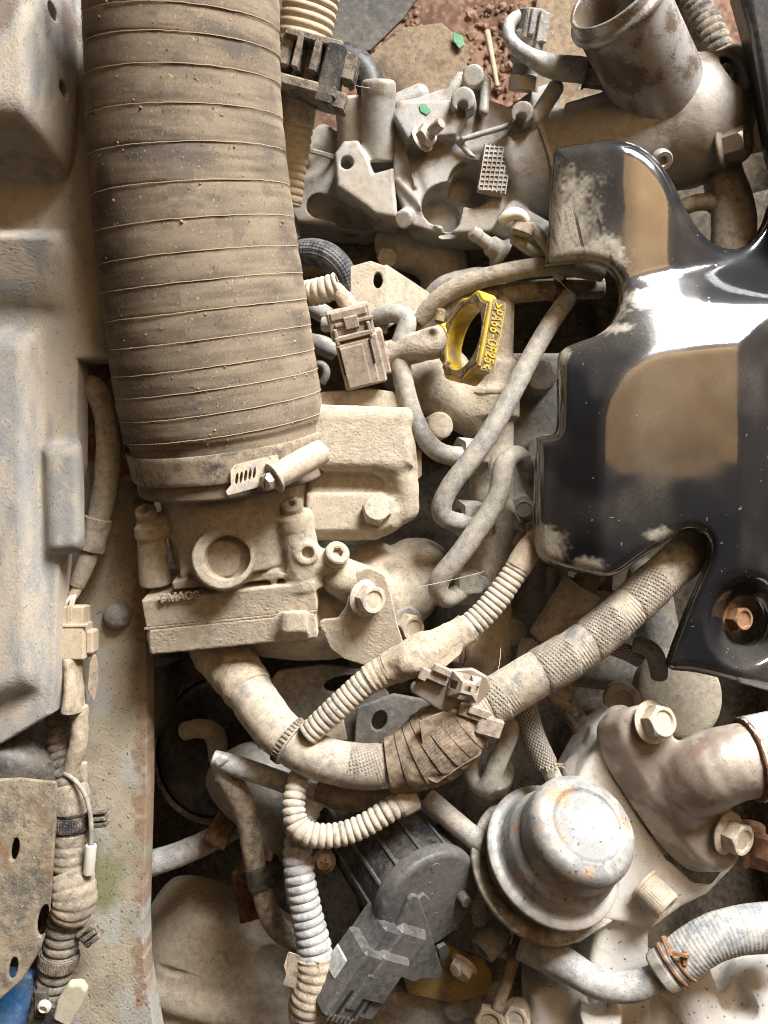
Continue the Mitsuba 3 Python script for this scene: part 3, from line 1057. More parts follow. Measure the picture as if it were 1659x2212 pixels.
for x, y, hx, hy, tl in ((151, 1775, 212, 1766, 5), (126, 2072, 194, 2018, 38)):
    s0 = pc.near(x, y)
    c, xx, yy, tt, rr = pc.at(np.array([s0]))
    o, d = c[0], tt[0]
    R = frame(d)
    rr = rr[0] + 5
    ring = lathe([(rr - 5, -17), (rr, -17), (rr, 17), (rr - 5, 17), (rr - 5, -17)], o, d, 2)
    teeth = [rbox(o + R @ np.array([math.cos(a) * (rr + .5), math.sin(a) * (rr + .5), 0]), [2.0, 1.6, 13], R @ np.array([[math.cos(a), -math.sin(a), 0], [math.sin(a), math.cos(a), 0], [0, 0, 1]]), .7) for a in np.arange(0, 2 * np.pi, .13)]
    k_ = add('cable_tie', ring, 'loom_dark', t)
    add('teeth', cat(*teeth), 'loom_dark', k_)
    Q = trimesh.transformations.rotation_matrix(math.radians(tl), [0, 0, 1])[:3, :3]
    hp = P(hx, hy, -150)
    add('tie_head', cat(rbox(hp, [20, 5, 16], Q, 2), rbox(hp + Q @ [2, 16, 4], [22, 4, 14], Q, 2), rbox(hp + Q @ [4, -14, 2], [20, 5, 16], Q, 2), rbox(hp + Q @ [-16, 0, -4], [6, 22, 14], Q, 2), rbox(hp + Q @ [22, -4, 8], [3, 12, 4], Q, 1)), 'loom_dark', k_)
add('tie_wing', plate([(92, 1738, -170), (108, 1740, -165), (112, 1778, -160), (100, 1790, -165)], 8, 2, 2), 'loom_dark', t)
add('tie_wing', plate([(92, 1995, -170), (108, 2000, -165), (104, 2060, -160), (76, 2030, -165)], 8, 2, 2), 'loom_dark', t)
add('sensor_lead', tube([(140, 1672, -150, 5), (165, 1690, -135, 5), (188, 1730, -125, 5), (196, 1780, -122, 5), (196, 1835, -125, 5)], n=12), 'pipe_dust', t)
add('white_sleeve', tube([(196, 1828, -125, 12), (194, 1850, -125, 12), (191, 1885, -130, 12)], hollow=(7, 8, 0)), 'pale_wire', t)

# perforated bracket at the lower left edge
t = thing('perforated_bracket', 'grimy rust stained steel bracket with oval holes in the lower left corner', 'bracket')
add('panel', plate([(-90, 1690), (40, 1682), (118, 1690), (126, 1712), (118, 1790), (113, 1880), (104, 1990), (86, 2055), (48, 2118), (0, 2160), (-90, 2190)], 14, 5, 8,
                   holes=[(31, 1836, 8, 24, -8), (27, 2094, 9, 24, -10), (92, 1990, 12, 34, -10)], zfun=lambda x, y: -78 - .12 * (x - 30)), 'bracket_paint', t)
add('rolled_edge', tube([(-60, 1640, -140, 70), (30, 1652, -150, 62), (90, 1680, -165, 40), (116, 1705, -175, 16)], disp=(2, 40, 3)), 'plastic_black', t)
f = sd_hull(Z(-165, (-60, 2110), (78, 2100), (92, 2300), (-60, 2300)), Z(-300, (-60, 2080), (80, 2090), (110, 2300), (-60, 2300)), 18)
lo, hi = bounds((-60, 2050, -150), (130, 2300, -310))
solo('blue_container', sdf_mesh(f, lo, hi, 5), 'blue', 'glossy blue plastic container under the bracket in the bottom left corner', 'container')
t = thing('end_plug', 'black plug with cream plastic tab at the end of the lower left conduit', 'plug')
add('housing', cat(rbox(P(110, 2190, -150), [42, 40, 30], frame([0, 0, 1], [.3, 1, 0]), 5), rbox(P(90, 2165, -125), [14, 30, 12], None, 3)), 'plastic_black', t)
add('cream_tab', plate([(122, 2165, -110), (145, 2130, -100), (175, 2126, -104), (186, 2142, -108), (182, 2165, -112), (148, 2225, -118), (112, 2205, -116)], 26, 8, 10), 'cream', t)
add('pin', lathe([(15, 0), (15, 10), (8, 14), (8, 4), (0, 4)], P(97, 2172, -105), [0, -.2, 1], 2), 'pale_wire', t)

# ---------------------------------------------------------------- the big air hose
zs = lambda y: 110 - 285 * (y + 60) / 1110
t = thing('air_hose', 'wide brown cloth wrapped air hose with pale spiral seams, running down from the top', 'hose')
ph = Path([(x, y, zs(y), r) for x, y, r in ((391, -140, 207), (395, 0, 206), (400, 200, 204.5), (414, 400, 209), (438, 600, 212.5), (467, 800, 215.5), (488, 930, 211), (499, 1000, 206), (504, 1034, 205.5))])
ss = np.linspace(0, ph.L, 500)
c, xx, yy, tt, rr = ph.at(ss)
tp = c + xx * rr[:, None]
ytop = CY - tp[:, 1] / K(tp[:, 2])
s_at = lambda y: np.interp(y, ytop, ss)
seam = [s_at(y) for y in (2, 65, 135, 221, 306, 392, 473, 546, 610, 675, 738, 798, 847, 899, 949)]


def hprof(u, s):
    j = np.searchsorted(seam, s)
    a = np.concatenate([[seam[0] - 70], seam, [ph.L + 20]])
    f_ = (s - a[j]) / (a[j + 1] - a[j])
    return 1.6 * np.sin(np.pi * np.clip(f_, 0, 1)) ** .7 + 1.4 * f_ - 8 * smooth01((s - s_at(952)) / 20) + 8 * smooth01((s - s_at(1078)) / 8)


def smooth01(t):
    t = np.clip(t, 0, 1)
    return t * t * (3 - 2 * t)


add('rubber_body', tube(None, n=150, path=ph, step=3.0, prof=hprof, disp=(1.2, 60, 5), cap=7, hollow=(180, 60, 1)), 'hose_cloth', t)
for i, s in enumerate(seam):
    th = np.linspace(0, 2 * np.pi, 181)
    c, xx, yy, tt, rr = ph.at(np.array([s]))
    w = 2.2 * meshkit.fbm(np.stack([np.cos(th) * 9, np.sin(th) * 9, th * 0 + i], -1), 3) - 1.1 + 5 * np.sin(th)
    w[-1] = w[0]
    q = []
    for a in np.linspace(0, 2 * np.pi, 7):
        cc = ph.at(s + w + math.cos(a) * .8)
        rad = cc[4] + 2.0 + math.sin(a) * .8 + .8 * (meshkit.noise(np.stack([np.cos(th) * 30, np.sin(th) * 30, th * 0 + i], -1)))
        q.append(cc[0] + rad[:, None] * (np.cos(th)[:, None] * cc[1] + np.sin(th)[:, None] * cc[2]))
    q = np.array(q)
    # follow the hose's own bulge
    ax = ph.at(s)[0]
    add('seam', grid_mesh(q[::-1], np.zeros(q.shape[:2] + (2,)), *q.shape[:2]), 'thread', t)

rg = np.random.default_rng(12)
cr = []
for i in range(260):
    s, a = rg.uniform(40, ph.L - 60), rg.uniform(-1.35, 1.35)
    c, xx, yy, tt, rr = ph.at(s)
    b = trimesh.creation.icosphere(1, rg.uniform(1.0, 2.6) * (1.6 if rg.random() < .06 else 1))
    b.vertices += rg.normal(0, .25, b.vertices.shape)
    b.apply_translation(c + (rr + 1.5) * (math.cos(a) * xx + math.sin(a) * yy))
    cr.append(b)
k_ = add('crumbs', cat(*cr), 'clod', t, 60)
labels[k_] = {'label': 'small crumbs of dirt lying on the wide brown hose', 'kind': 'stuff'}
t = thing('hose_clamp', 'worm drive hose clamp with slotted tail round the end of the wide brown hose', 'hose clamp')
sa, sb = s_at(985), s_at(1048)
srg = np.linspace(sa, sb, 12)
pr = ph.at(srg)[4]
add('band', sweep(ph, np.r_[sa, sa, srg, sb, sb], np.r_[pr[0] - 8, pr[0] + 2, pr + 4 - 6 * np.abs((srg - (sa + sb) / 2) / (sb - sa) * 2) ** 10 * .3, pr[-1] + 2, pr[-1] - 8], 120), 'rubber', t)
pr_ = lambda x, y: float(np.interp(x, [480, 600, 660, 710], [62, 52, 22, -40]))
tail = plate([(487, 1062, 72), (498, 1048, 72), (497, 1015, 70), (508, 1003, 70), (600, 981, 58), (604, 1030, 58), (560, 1052, 66), (492, 1071, 72)], 4, 1.2, 3, holes=[(511 + 9.5 * i, 1034 - 3.2 * i, 3.1, 12, -8) for i in range(5)])
add('slotted_tail', tail, 'bolt_dust', t)
a, b = P(592, 1032, 66), P(697, 974, 14)
hd = unit(b - a)
add('worm_housing', join(lathe([(0, 0), (27, 0), (27.5, 30), (28, 90), (27, np.linalg.norm(b - a)), (14, np.linalg.norm(b - a) + 8), (0, np.linalg.norm(b - a) + 8)], a, hd, 7, disp=(1, 20, 3))), 'bolt_dust', t)
add('screw_flange', lathe([(0, -3), (33, -3), (34, 4), (0, 6)], a, hd, 3), 'bolt_dust', t)
add('screw_head', put(hex_bolt(19, 28, dish=False) - m3.Manifold.cube([44, 5, 12], True).translate([0, 0, 27]), a, frame(-hd + [0, -.1, .35], [1, 0, 0])), 'bolt_clean', t)
# ---------------------------------------------------------------- throttle body under the hose
A = ph.at(ph.L)[3]                               # axis of the hose at its lower end
Zp = unit(np.array([0, 0, 1]) - A * A[2])        # toward the camera, square to the axis
Xp = np.cross(-A, Zp)
if Xp[0] < 0:
    Xp = -Xp
RB = np.stack([Xp, -A, Zp], 1)
pe = ph.at(ph.L)[0]


def boss(x, y, z0, z1, r, d=None, rd=5.0):
    """a cast post whose outer end is seen at survey (x, y)"""
    o = P(x, y, z1)
    d = np.array([0, 0, 1.0]) if d is None else unit(d)
    return sd_cyl(o - d * (z1 - z0), o, r * K(z1), rd=rd)


t = thing('throttle_body', 'sand coloured dust caked cast throttle body below the wide hose clamp', 'throttle body')
cl_ = -A
parts = [
    sd_cyl(pe + A * -30, pe + A * 190, 178, 165, 10),
    sd_box(P(513, 1272, -198), [196, 33, 120], RB, 4),
    sd_cyl(P(322, 1122, -105), P(336, 1262, -140), 30, 37, 6), sd_cyl(P(322, 1130, -104), P(325, 1160, -112), 39, 37, 6),
    sd_cyl(P(634, 1105, -82), P(660, 1268, -120), 40, 46, 6), sd_cyl(P(632, 1112, -82), P(636, 1140, -90), 44, 42, 6),
    sd_cyl(P(484, 1212, -190), P(481, 1207, -26), 74, 67, 5),
    sd_cap(P(370, 1150, -110), P(432, 1168, -70), 14), sd_cap(P(600, 1140, -90), P(540, 1185, -62), 18), sd_cap(P(500, 1090, -70), P(496, 1150, -60), 22),
    sd_cap(P(395, 1110, -100), P(330, 1130, -115), 20), sd_cap(P(570, 1100, -90), P(640, 1115, -90), 18),
    boss(662, 1196, -140, -58, 25), boss(655, 1228, -140, -72, 22), sd_cap(P(540, 1160, -70), P(590, 1110, -70), 8), sd_cap(P(420, 1170, -80), P(400, 1110, -80), 9), sd_cap(P(398, 1240, -95), P(398, 1180, -100), 10), sd_cap(P(580, 1180, -90), P(590, 1250, -95), 9), sd_box(P(520, 1240, -120), [150, 10, 40], RB, 5),
    sd_cap(P(668, 1215, -100), P(725, 1215, -110), 34, 30),
]
f = SUB(4, U(10, *parts), boss(481, 1207, -66, 20, 49), boss(662, 1196, -76, -40, 13), sd_cap(P(366, 1195, -85), P(372, 1235, -95), 16), sd_cap(P(612, 1195, -72), P(612, 1230, -85), 9))
lo, hi = bounds((290, 1070, -30), (775, 1330, -330), (290, 1330, -30), (775, 1070, -330))
add('casting', sdf_mesh(f, lo, hi, 3.6, .9, 5, 14), 'cast_dust', t)
add('joint_gasket', rbox(P(514.5, 1302, -203), [197, 2.6, 121], RB, 1), 'gasket', t)
add('plug', lathe([(0, -4), (43, -4), (43, 3), (39, 7), (0, 9)], P(481, 1207, -65), [0, 0, 1], 4, disp=(1, 10, 2)), 'cast_dust', t)
for x, y, z, r, h in ((321, 1118, -105, 24, 36), (633, 1104, -80, 25, 36)):
    add('socket_screw', put(socket_bolt(r, h, 11), P(x, y + 8, z + 2), frame([-.05, .74, .66])), 'cast_dust', t)
add('socket_screw', put(socket_bolt(28, 30, 13), P(722, 1204, -88), frame([.35, .45, .8])), 'cast_dust', t)
tx = meshkit.text_mesh('DMAGS', 18, 5, True)
add('cast_lettering', put(tx, P(346, 1300, -70), frame(Zp, -A)), 'cast_dust', t)

t = thing('intake_elbow', 'dusty cast intake elbow with square lug bolted under the throttle body', 'intake elbow')
lug = sd_hull(Z(-62, (612, 1318), (664, 1318), (668, 1368), (612, 1372)), Z(-150, (585, 1325), (664, 1318), (668, 1380), (560, 1376)), 10)
f = U(16, sd_box(P(516, 1331, -207), [194, 31, 118], RB, 4), lug,
      sd_line([(480, 1300, -290, 90), (580, 1310, -290, 108), (700, 1312, -300, 112), (820, 1290, -320, 100), (900, 1240, -340, 80)]), sd_cap(P(735, 1245, -130), P(830, 1290, -250), 46, 60), sd_cyl(P(790, 1240, -300), P(840, 1270, -230), 95, 80, 20))
lo, hi = bounds((320, 1200, -40), (980, 1440, -430), (320, 1440, -40), (980, 1200, -430))
add('casting', sdf_mesh(f, lo, hi, 5.0, 1.2, 6, 18), 'cast_dust', t)

# rounded housing on the right of the throttle body
t = thing('drive_housing', 'pale dust covered D shaped cast housing right of the hose end with hexagon bolt', 'drive housing')
Dp = [(660, 890), (880, 893), (896, 950), (903, 1010), (902, 1050), (892, 1090), (874, 1122), (848, 1146), (815, 1161), (780, 1168), (660, 1168)]
f = U(18, sd_prism(Dp, -290, -142, 16), sd_prism([(660, 880), (884, 885), (894, 960), (893, 1006), (860, 1018), (660, 1014)], -240, -92, 26), sd_line([(840, 1000, -128, 30), (872, 1040, -142, 26), (878, 1085, -150, 22), (852, 1124, -152, 18), (806, 1148, -152, 14)]),
      sd_prism([(660, 1064), (822, 1064), (850, 1080), (858, 1105), (846, 1134), (822, 1148), (660, 1148)], -200, -120, 9), sd_cap(P(862, 1040, -150), P(880, 1100, -160), 26), sd_cap(P(680, 893, -118), P(872, 900, -118), 20))
lo, hi = bounds((655, 860, -80), (930, 1185, -300), (655, 1185, -80), (930, 860, -300))
add('casting', sdf_mesh(f, lo, hi, 4.2, .8, 7, 16), 'cast_dust', t)
add('rim', plate([(690, 846, -150), (800, 838, -150), (882, 850, -150), (886, 882, -150), (690, 880, -150)], 60, 5, 8), 'cast_dust', t)
add('gasket', plate([(884, 880, -165), (902, 928, -165), (912, 935, -165), (911, 1028, -165), (898, 1040, -165), (880, 1030, -165)], 18, 3, 3), 'gasket', t)
add('gasket', plate([(690, 878, -128), (884, 880, -128), (884, 890, -128), (690, 889, -128)], 10, 2, 2), 'gasket', t)
add('bolt', put(hex_bolt(34, 34, 0, 0, False), P(812, 1108, -122), frame([.1, .35, .93], [.3, 1, 0])), 'cast_dust', t)

# support bracket with flange bolt
t = thing('support_bracket', 'dusty sheet steel support bracket with hollow head flange bolt below the throttle body', 'bracket')
zf = lambda x, y: -104 - .22 * (y - 1250)
add('plate', plate([(688, 1348), (694, 1340), (730, 1336), (747, 1312), (757, 1262), (772, 1234), (800, 1226), (832, 1244), (846, 1290), (858, 1350), (872, 1392), (905, 1400), (870, 1450), (800, 1442), (742, 1424), (712, 1400), (700, 1370)], 12, 3, 9, zfun=zf), 'cast_dust', t)
add('bolt', put(hex_bolt(34, 30, 43, 9), P(790, 1292, -106), frame([.5, -.05, .85], [.2, 1, 0])), 'bolt_dust', t)
t = thing('manifold_boss', 'grey cast boss with hexagon bolt showing behind the support bracket', 'boss')
add('post', lathe([(0, -90), (48, -90), (46, 0), (0, 2)], P(880, 1352, -215), [.45, -.1, .85], 8), 'cast_grey', t)
add('bolt', put(hex_bolt(33, 32, 0, 0), P(880, 1352, -213), frame([.45, -.1, .85], [.2, 1, 0])), 'bolt_dust', t)

# ---------------------------------------------------------------- harness and conduits across the middle
t = thing('main_harness', 'thick dusty wiring harness with knurled tape bands and brown cloth tape across the middle', 'wiring harness')
pm = Path([(452, 1390, -285, 46), (490, 1430, -225, 52), (536, 1490, -160, 51), (588, 1566, -110, 48), (650, 1618, -85, 47), (730, 1648, -70, 47), (810, 1656, -70, 47), (900, 1635, -68, 50), (1000, 1562, -60, 51), (1065, 1516, -50, 50),
           (1130, 1474, -45, 50), (1210, 1428, -40, 49), (1290, 1372, -38, 47), (1360, 1312, -36, 45), (1430, 1246, -42, 45), (1490, 1192, -58, 43), (1550, 1130, -90, 40)])
add('sheath', tube(None, n=44, path=pm, step=3.5, disp=(1.6, 45, 3)), 'harness', t)
add('old_tape', tube(None, n=40, path=pm, s0=0, s1=pm.near(540, 1492), grow=2.5, step=3.5, disp=(4.5, 38, 9), prof=lambda u, s: 3.5 * ((s % 47) / 47)), 'tape_dust', t)
add('tape_wrap', tube(None, n=40, path=pm, s0=pm.near(556, 1515), s1=pm.near(618, 1592), grow=1.6, step=3.5, disp=(3, 40, 12), rib=(9, .9, 1)), 'harness', t)
add('tape_wrap', tube(None, n=40, path=pm, s0=pm.near(640, 1612), s1=pm.near(700, 1640), grow=1.2, step=3.5, disp=(1.5, 40, 13)), 'harness', t)
for x, y, w in ((779, 1655, 44), (1068, 1514, 20), (1197, 1436, 42), (1300, 1365, 44), (1390, 1284, 42), (1481, 1200, 26)):
    s = pm.near(x, y)
    th = np.linspace(0, 2 * np.pi, 57)
    slant = 14 * np.cos(th + .6)
    rows = []
    for k in np.linspace(-1, 1, 13):
        c, xx, yy, tt, rr = pm.at(s + slant + k * w)
        r_ = rr + (1.8 if abs(k) < .95 else -1.5)
        rows.append(c + r_[:, None] * (np.cos(th)[:, None] * xx + np.sin(th)[:, None] * yy))
    rows = np.array(rows)
    uv = np.stack([np.repeat(np.linspace(-w, w, 13)[:, None], 57, 1) + slant[None] * .6, np.repeat((th * 48)[None], 13, 0)], -1)
    add('grip_band', grid_mesh(rows, uv, 13, 57), 'grip_tape', t)
s1, s2 = pm.near(840, 1656), pm.near(1032, 1540)


def cloth(u, s):
    layer = np.floor(u * 7) + 1
    return 9 + 1.6 * np.minimum(layer, 5) + 14 * np.sin(np.pi * np.clip(u * 1.02, 0, 1)) ** 1.0 - 1.1 * ((u * 7) % 1) + (-14) * smooth01((u - .86) / .14)


add('cloth_tape', tube(None, n=72, path=pm, s0=s1, s1=s2, step=1.6, prof=cloth, disp=(5.5, 40, 21), cap=3), 'fabric_tape', t)
fl = [(905, 1560, 22), (960, 1540, 26), (1010, 1560, 20), (1046, 1600, -5), (1042, 1640, -30), (1000, 1660, 5), (945, 1700, 15), (925, 1690, 22)]
w = plate([(x, y, 16) for x, y, z in fl], 5, 1.5, 8)
v = w.vertices
v[:, 2] += -((v[:, 0] - 100) ** 2 / 260) * .5 - ((v[:, 1] + 500) ** 2) / 420 + 6 * (meshkit.fbm(v / 28, 2, 3) - .5)
add('tape_flap', w, 'fabric_tape', t)
s = pm.near(626, 1597)
c, xx, yy, tt, rr = pm.at(s)
R = frame(tt)
k_ = add('cable_tie', lathe([(rr - 3, -8), (rr + 4, -8), (rr + 4, 6), (rr - 3, 6), (rr - 3, -8)], c, tt, 2), 'loom_dust', t)
teeth = [rbox(c + R @ np.array([math.cos(a) * (rr + 4.5), math.sin(a) * (rr + 4.5), -1]), [3, 2.6, 8.5], R @ np.array([[math.cos(a), -math.sin(a), 0], [math.sin(a), math.cos(a), 0], [0, 0, 1]]), 1) for a in np.arange(0, 2 * np.pi, .19)]
add('teeth', cat(*teeth), 'loom_dark', k_)
add('tie_rim', lathe([(rr - 3, 5), (rr + 7, 5), (rr + 7, 11), (rr - 3, 11), (rr - 3, 5)], c, tt, 3), 'loom_dust', k_)

t = thing('branch_conduit', 'slim dusty ribbed conduit with torn tape, crossing above the thick harness', 'conduit')
pb = Path([(1172, 1143, -86, 13), (1148, 1178, -75, 25), (1120, 1224, -70, 27), (1085, 1277, -68, 28), (1045, 1326, -66, 29), (1000, 1364, -60, 30), (950, 1392, -48, 35), (900, 1418, -40, 40), (850, 1440, -48, 33), (805, 1464, -50, 30), (760, 1500, -50, 29), (715, 1541, -48, 28), (666, 1586, -50, 26)])
add('ribbed_tube', tube(None, path=pb, rib=(14, 3.6, .5)), 'conduit_pale', t)
add('end_tape', tube(None, path=pb, s0=0, s1=pb.near(1118, 1226), grow=1.2, disp=(2.5, 24, 3), cap=5), 'tape_dust', t)
add('torn_tape', tube(None, path=pb, s0=pb.near(1010, 1356), s1=pb.near(838, 1447), grow=2.5, n=40, step=3, disp=(8, 38, 31), cap=2), 'tape_dust', t)
add('tape_wrap', tube(None, path=pb, s0=pb.near(842, 1444), s1=pb.near(800, 1468), grow=2.5, rib=(14, 1.5, 1), disp=(2, 20, 3), cap=2), 'tape_dust', t)
w = plate([(985, 1378, -22), (1002, 1395, -24), (996, 1412, -26), (965, 1438, -20), (948, 1450, -16), (942, 1436, -14), (950, 1400, -10)], 4, 1, 5)
v = w.vertices
v[:, 2] -= 10 * (meshkit.fbm(v / 30, 2, 8) - .5) * 2
add('loose_flap', w, 'tape_dust', t)

t = thing('harness_clip', 'bright metal tongue with brown plastic push clip where the two harnesses meet', 'clip')
add('metal_tongue', plate([(868, 1482, -8), (905, 1506, -8), (950, 1536, -8), (985, 1552, -8), (1020, 1546, -8), (1052, 1524, -8), (1064, 1492, -8), (1054, 1462, -8), (1022, 1444, -8), (975, 1446, -8), (930, 1462, -8)], 16, 5, 14), 'bolt_clean', t)
Q = frame([.1, .2, .97], [.25, 1, 0])
fr2 = m3.Manifold.hull_points(np.array([[x, y, z] for x, y, z in [(a_ * 33, b_ * 28, -4) for a_ in (-1, 1) for b_ in (-1, 1)] + [(a_ * 30, b_ * 25, 12) for a_ in (-1, 1) for b_ in (-1, 1)] + [(a_ * 13, b_ * 11, 46) for a_ in (-1, 1) for b_ in (-1, 1)]]))
fr2 = fr2 - m3.Manifold.cube([90, 19, 34], True).translate([0, 0, 14]) - m3.Manifold.cube([21, 90, 34], True).translate([0, 0, 14]) - m3.Manifold.cube([14, 12, 60], True).translate([0, 0, 30])
k_ = add('push_clip', put(fr2, P(1003, 1484, 6), frame([.05, .12, .97], [.25, 1, 0])), 'connector_dust', t)
add('clip_foot', cat(rbox(P(938, 1462, 4), [30, 10, 10], frame([0, 0, 1], [.45, 1, 0]), 3), rbox(P(955, 1448, 16), [20, 9, 8], frame([0, 0, 1], [.45, 1, 0]), 3), rbox(P(915, 1456, 6), [9, 14, 10], frame([0, 0, 1], [.45, 1, 0]), 3)), 'connector_dust', k_)
add('clip_tail', cat(rbox(P(1022, 1538, -6), [34, 14, 18], frame([0, 0, 1], [.35, 1, 0]), 3), rbox(P(1033, 1538, 12), [22, 9, 6], frame([0, 0, 1], [.35, 1, 0]), 2), rbox(P(1052, 1566, -12), [30, 22, 22], frame([.3, -.1, 1], [.35, 1, 0]), 5)), 'connector_dust', k_)

t = thing('looped_conduit', 'pale thin ribbed conduit that drops from the harness and loops back to the cloth tape', 'conduit')
pk = Path([(655, 1650, -120, 20), (641, 1696, -88, 24), (634, 1742, -66, 26), (646, 1788, -52, 27), (690, 1806, -46, 27), (745, 1800, -50, 26.5), (800, 1776, -55, 26.5), (850, 1745, -62, 27), (890, 1722, -80, 28)])
add('ribbed_tube', tube(None, path=pk, rib=(15.5, 6, .5), step=1.6), 'conduit_pale', t)
add('end_tape', tube(None, path=pk, s0=pk.near(862, 1738), grow=2.5, disp=(3, 20, 2)), 'conduit_pale', t)
t = thing('lower_conduit', 'bluish ribbed conduit with a flag of pale tape running down beside the black motor', 'conduit')
pd = Path([(672, 1735, -150, 28), (650, 1790, -125, 30), (643, 1855, -95, 33), (654, 1930, -78, 34), (668, 2000, -70, 36), (680, 2060, -62, 39), (678, 2112, -60, 40), (670, 2165, -65, 42), (672, 2250, -85, 38)])
add('ribbed_tube', tube(None, path=pd, rib=(18.5, 6.5, .5), step=1.6, s1=pd.near(670, 2200)), 'conduit_blue', t)
add('tape_sleeve', tube(None, path=pd, s0=pd.near(681, 2066), s1=pd.near(669, 2172), grow=3, rib=(18.5, 2.5, 1), disp=(2.5, 30, 5)), 'tape_dust', t)
w = plate([(622, 2058, -48), (690, 2078, -20), (690, 2150, -22), (655, 2142, -34), (610, 2128, -52), (618, 2104, -50), (612, 2086, -50)], 5, 1.2, 3)
w.vertices[:, 2] += 4 * np.sin(w.vertices[:, 1] * .33 + w.vertices[:, 0] * .05)
add('tape_flag', w, 'tape_dust', t)
add('tape_wrap', tube([(672, 2150, -70, 41), (660, 2180, -70, 38), (668, 2215, -78, 34), (690, 2260, -90, 30)], disp=(3, 24, 5)), 'tape_dust', t)
for i, (a, b, c_) in enumerate(((705, 742, 735), (712, 726, 720), (700, 715, 728), (718, 750, 748), (696, 706, 700))):
    add('wire', tube([(a, 2120 + 4 * i, -95, 6.5), (b, 2150 + 6 * i, -85, 6.5), (c_, 2195, -88, 6.5), (690 + 6 * i, 2265, -100, 6.5)], n=12), 'connector_cream', t)

# ---------------------------------------------------------------- dipstick and connector
t = thing('dipstick', 'yellow plastic dipstick ring handle marked PA66-GF25 with dirty brown stem', 'dipstick')
nd = unit([-.86, .16, .48])
ud = unit(np.array([0, 0, 1]) - nd * nd[2])
vd = np.cross(nd, ud)
if vd[1] < 0:
    vd = -vd
Rd = np.stack([ud, vd, np.cross(ud, vd)], 1)
sgn = 1 if Rd[:, 2] @ nd > 0 else -1
th = np.linspace(0, 2 * np.pi, 180, endpoint=False)
rad = 100 + 5 * np.cos(th * 9)
ou = np.stack([np.cos(th) * rad, np.sin(th) * rad], 1)
ou[:, 0] = np.where(ou[:, 0] > 76, 76 + .04 * (ou[:, 0] - 76), ou[:, 0])
ou = ou[(ou[:, 0] > -120)]
g = Polygon(ou).buffer(0).difference(shapely.affinity.scale(Point(-6, 0).buffer(1, quad_segs=20), 66, 72))
cd = P(1022, 733, -70)
ring = bevel_extrude(g, 46, 5)
ring.apply_translation([0, 0, -23])
Rr = Rd if sgn > 0 else np.stack([Rd[:, 0], -Rd[:, 1], -Rd[:, 2]], 1)
add('handle', put(ring, cd, Rr), 'yellow', t)
g2 = Polygon(ou).buffer(-9).difference(shapely.affinity.scale(Point(-6, 0).buffer(1, quad_segs=20), 70, 76))
gm = bevel_extrude(g2, 4, 1)
add('handle_recess', put(gm, cd + nd * 21.5, Rr), 'yellow_grime', t)
tx = meshkit.text_mesh('>PA66-GF25<', 25, 3, True)
w_ = tx.bounds[1][0]
tx.apply_translation([-w_ / 2, -12.5, 0])
tx.apply_scale([146 / w_, 1, 1])
Rt = np.stack([-vd, np.cross(ud, -vd), ud], 1)
add('lettering', put(tx, cd + ud * 76.6, Rt), 'yellow', t)
fr_ = rbox(cd + ud * 76.6, [78, 17, .9], Rt, .3)
add('lettering_field', fr_, 'yellow_grime', t)
ps = Path([(972, 732, -165, 33), (950, 738, -160, 35), (920, 745, -140, 34), (868, 760, -155, 32), (830, 770, -165, 32)])
add('stem', tube(None, path=ps, s0=14, disp=(2.2, 20, 3)), 'loom_dust', t)
add('collar', tube(None, path=ps, s0=0, s1=18, grow=3, cap=6), 'yellow', t)
add('latch', rbox(P(950, 683, -95), [11, 17, 12], frame([0, 0, 1], [.2, 1, 0]), 5), 'yellow_grime', t)
add('latch', rbox(P(968, 795, -110), [10, 14, 12], frame([0, 0, 1], [-.5, 1, 0]), 5), 'yellow_grime', t)

t = thing('sensor_connector', 'dusty brown plastic sensor connector with latch left of the yellow dipstick', 'connector')
q = math.radians(14)
Rc = np.array([[math.cos(q), -math.sin(q), 0], [math.sin(q), math.cos(q), 0], [0, 0, 1.0]]) @ np.array([[1, 0, 0], [0, .94, -.34], [0, .34, .94]])
oc = P(770, 752, -120)
lc = lambda x, y, z: oc + Rc @ np.array([x, y, z])
add('body', cat(rbox(lc(4, -28, 0), [48, 58, 34], Rc, 5), rbox(lc(-6, -30, 34), [40, 52, 8], Rc, 3), rbox(lc(54, -20, -4), [12, 52, 24], Rc, 4)), 'connector_dust', t)
add('plug_half', cat(rbox(lc(0, 62, 0), [50, 34, 30], Rc, 4), rbox(lc(0, 84, 8), [42, 10, 26], Rc, 3), rbox(lc(8, 64, 32), [44, 4, 4], Rc, 1.5)), 'connector_dust', t)
add('latch', cat(rbox(lc(0, 34, 38), [44, 6, 6], Rc, 2.5), rbox(lc(-38, 40, 36), [4, 18, 7], Rc, 2), rbox(lc(38, 40, 36), [4, 18, 7], Rc, 2), rbox(lc(2, 64, 34), [16, 14, 6], Rc, 2), rbox(lc(-12, -32, 44), [26, 46, 3], Rc, 1.2)), 'connector_dust', t)
add('slot', cat(rbox(lc(-40, -14, 43), [2.2, 32, 1.4], Rc, .5), rbox(lc(32, -8, 43), [2.2, 28, 1.4], Rc, .5)), 'shade_slab', t)  # black strips on the surface stand in for the shade inside slots
add('taped_wires', tube([(764, 680, -105, 22), (752, 658, -100, 19), (738, 638, -98, 17), (726, 622, -105, 14)], disp=(3, 18, 4)), 'tape_dust', t)
add('corrugated_tail', tube([(610, 640, -190, 27), (660, 634, -140, 28), (700, 626, -112, 29), (728, 616, -105, 28)], rib=(15, 5, .5), hollow=(22, 20, 1)), 'conduit_pale', t)

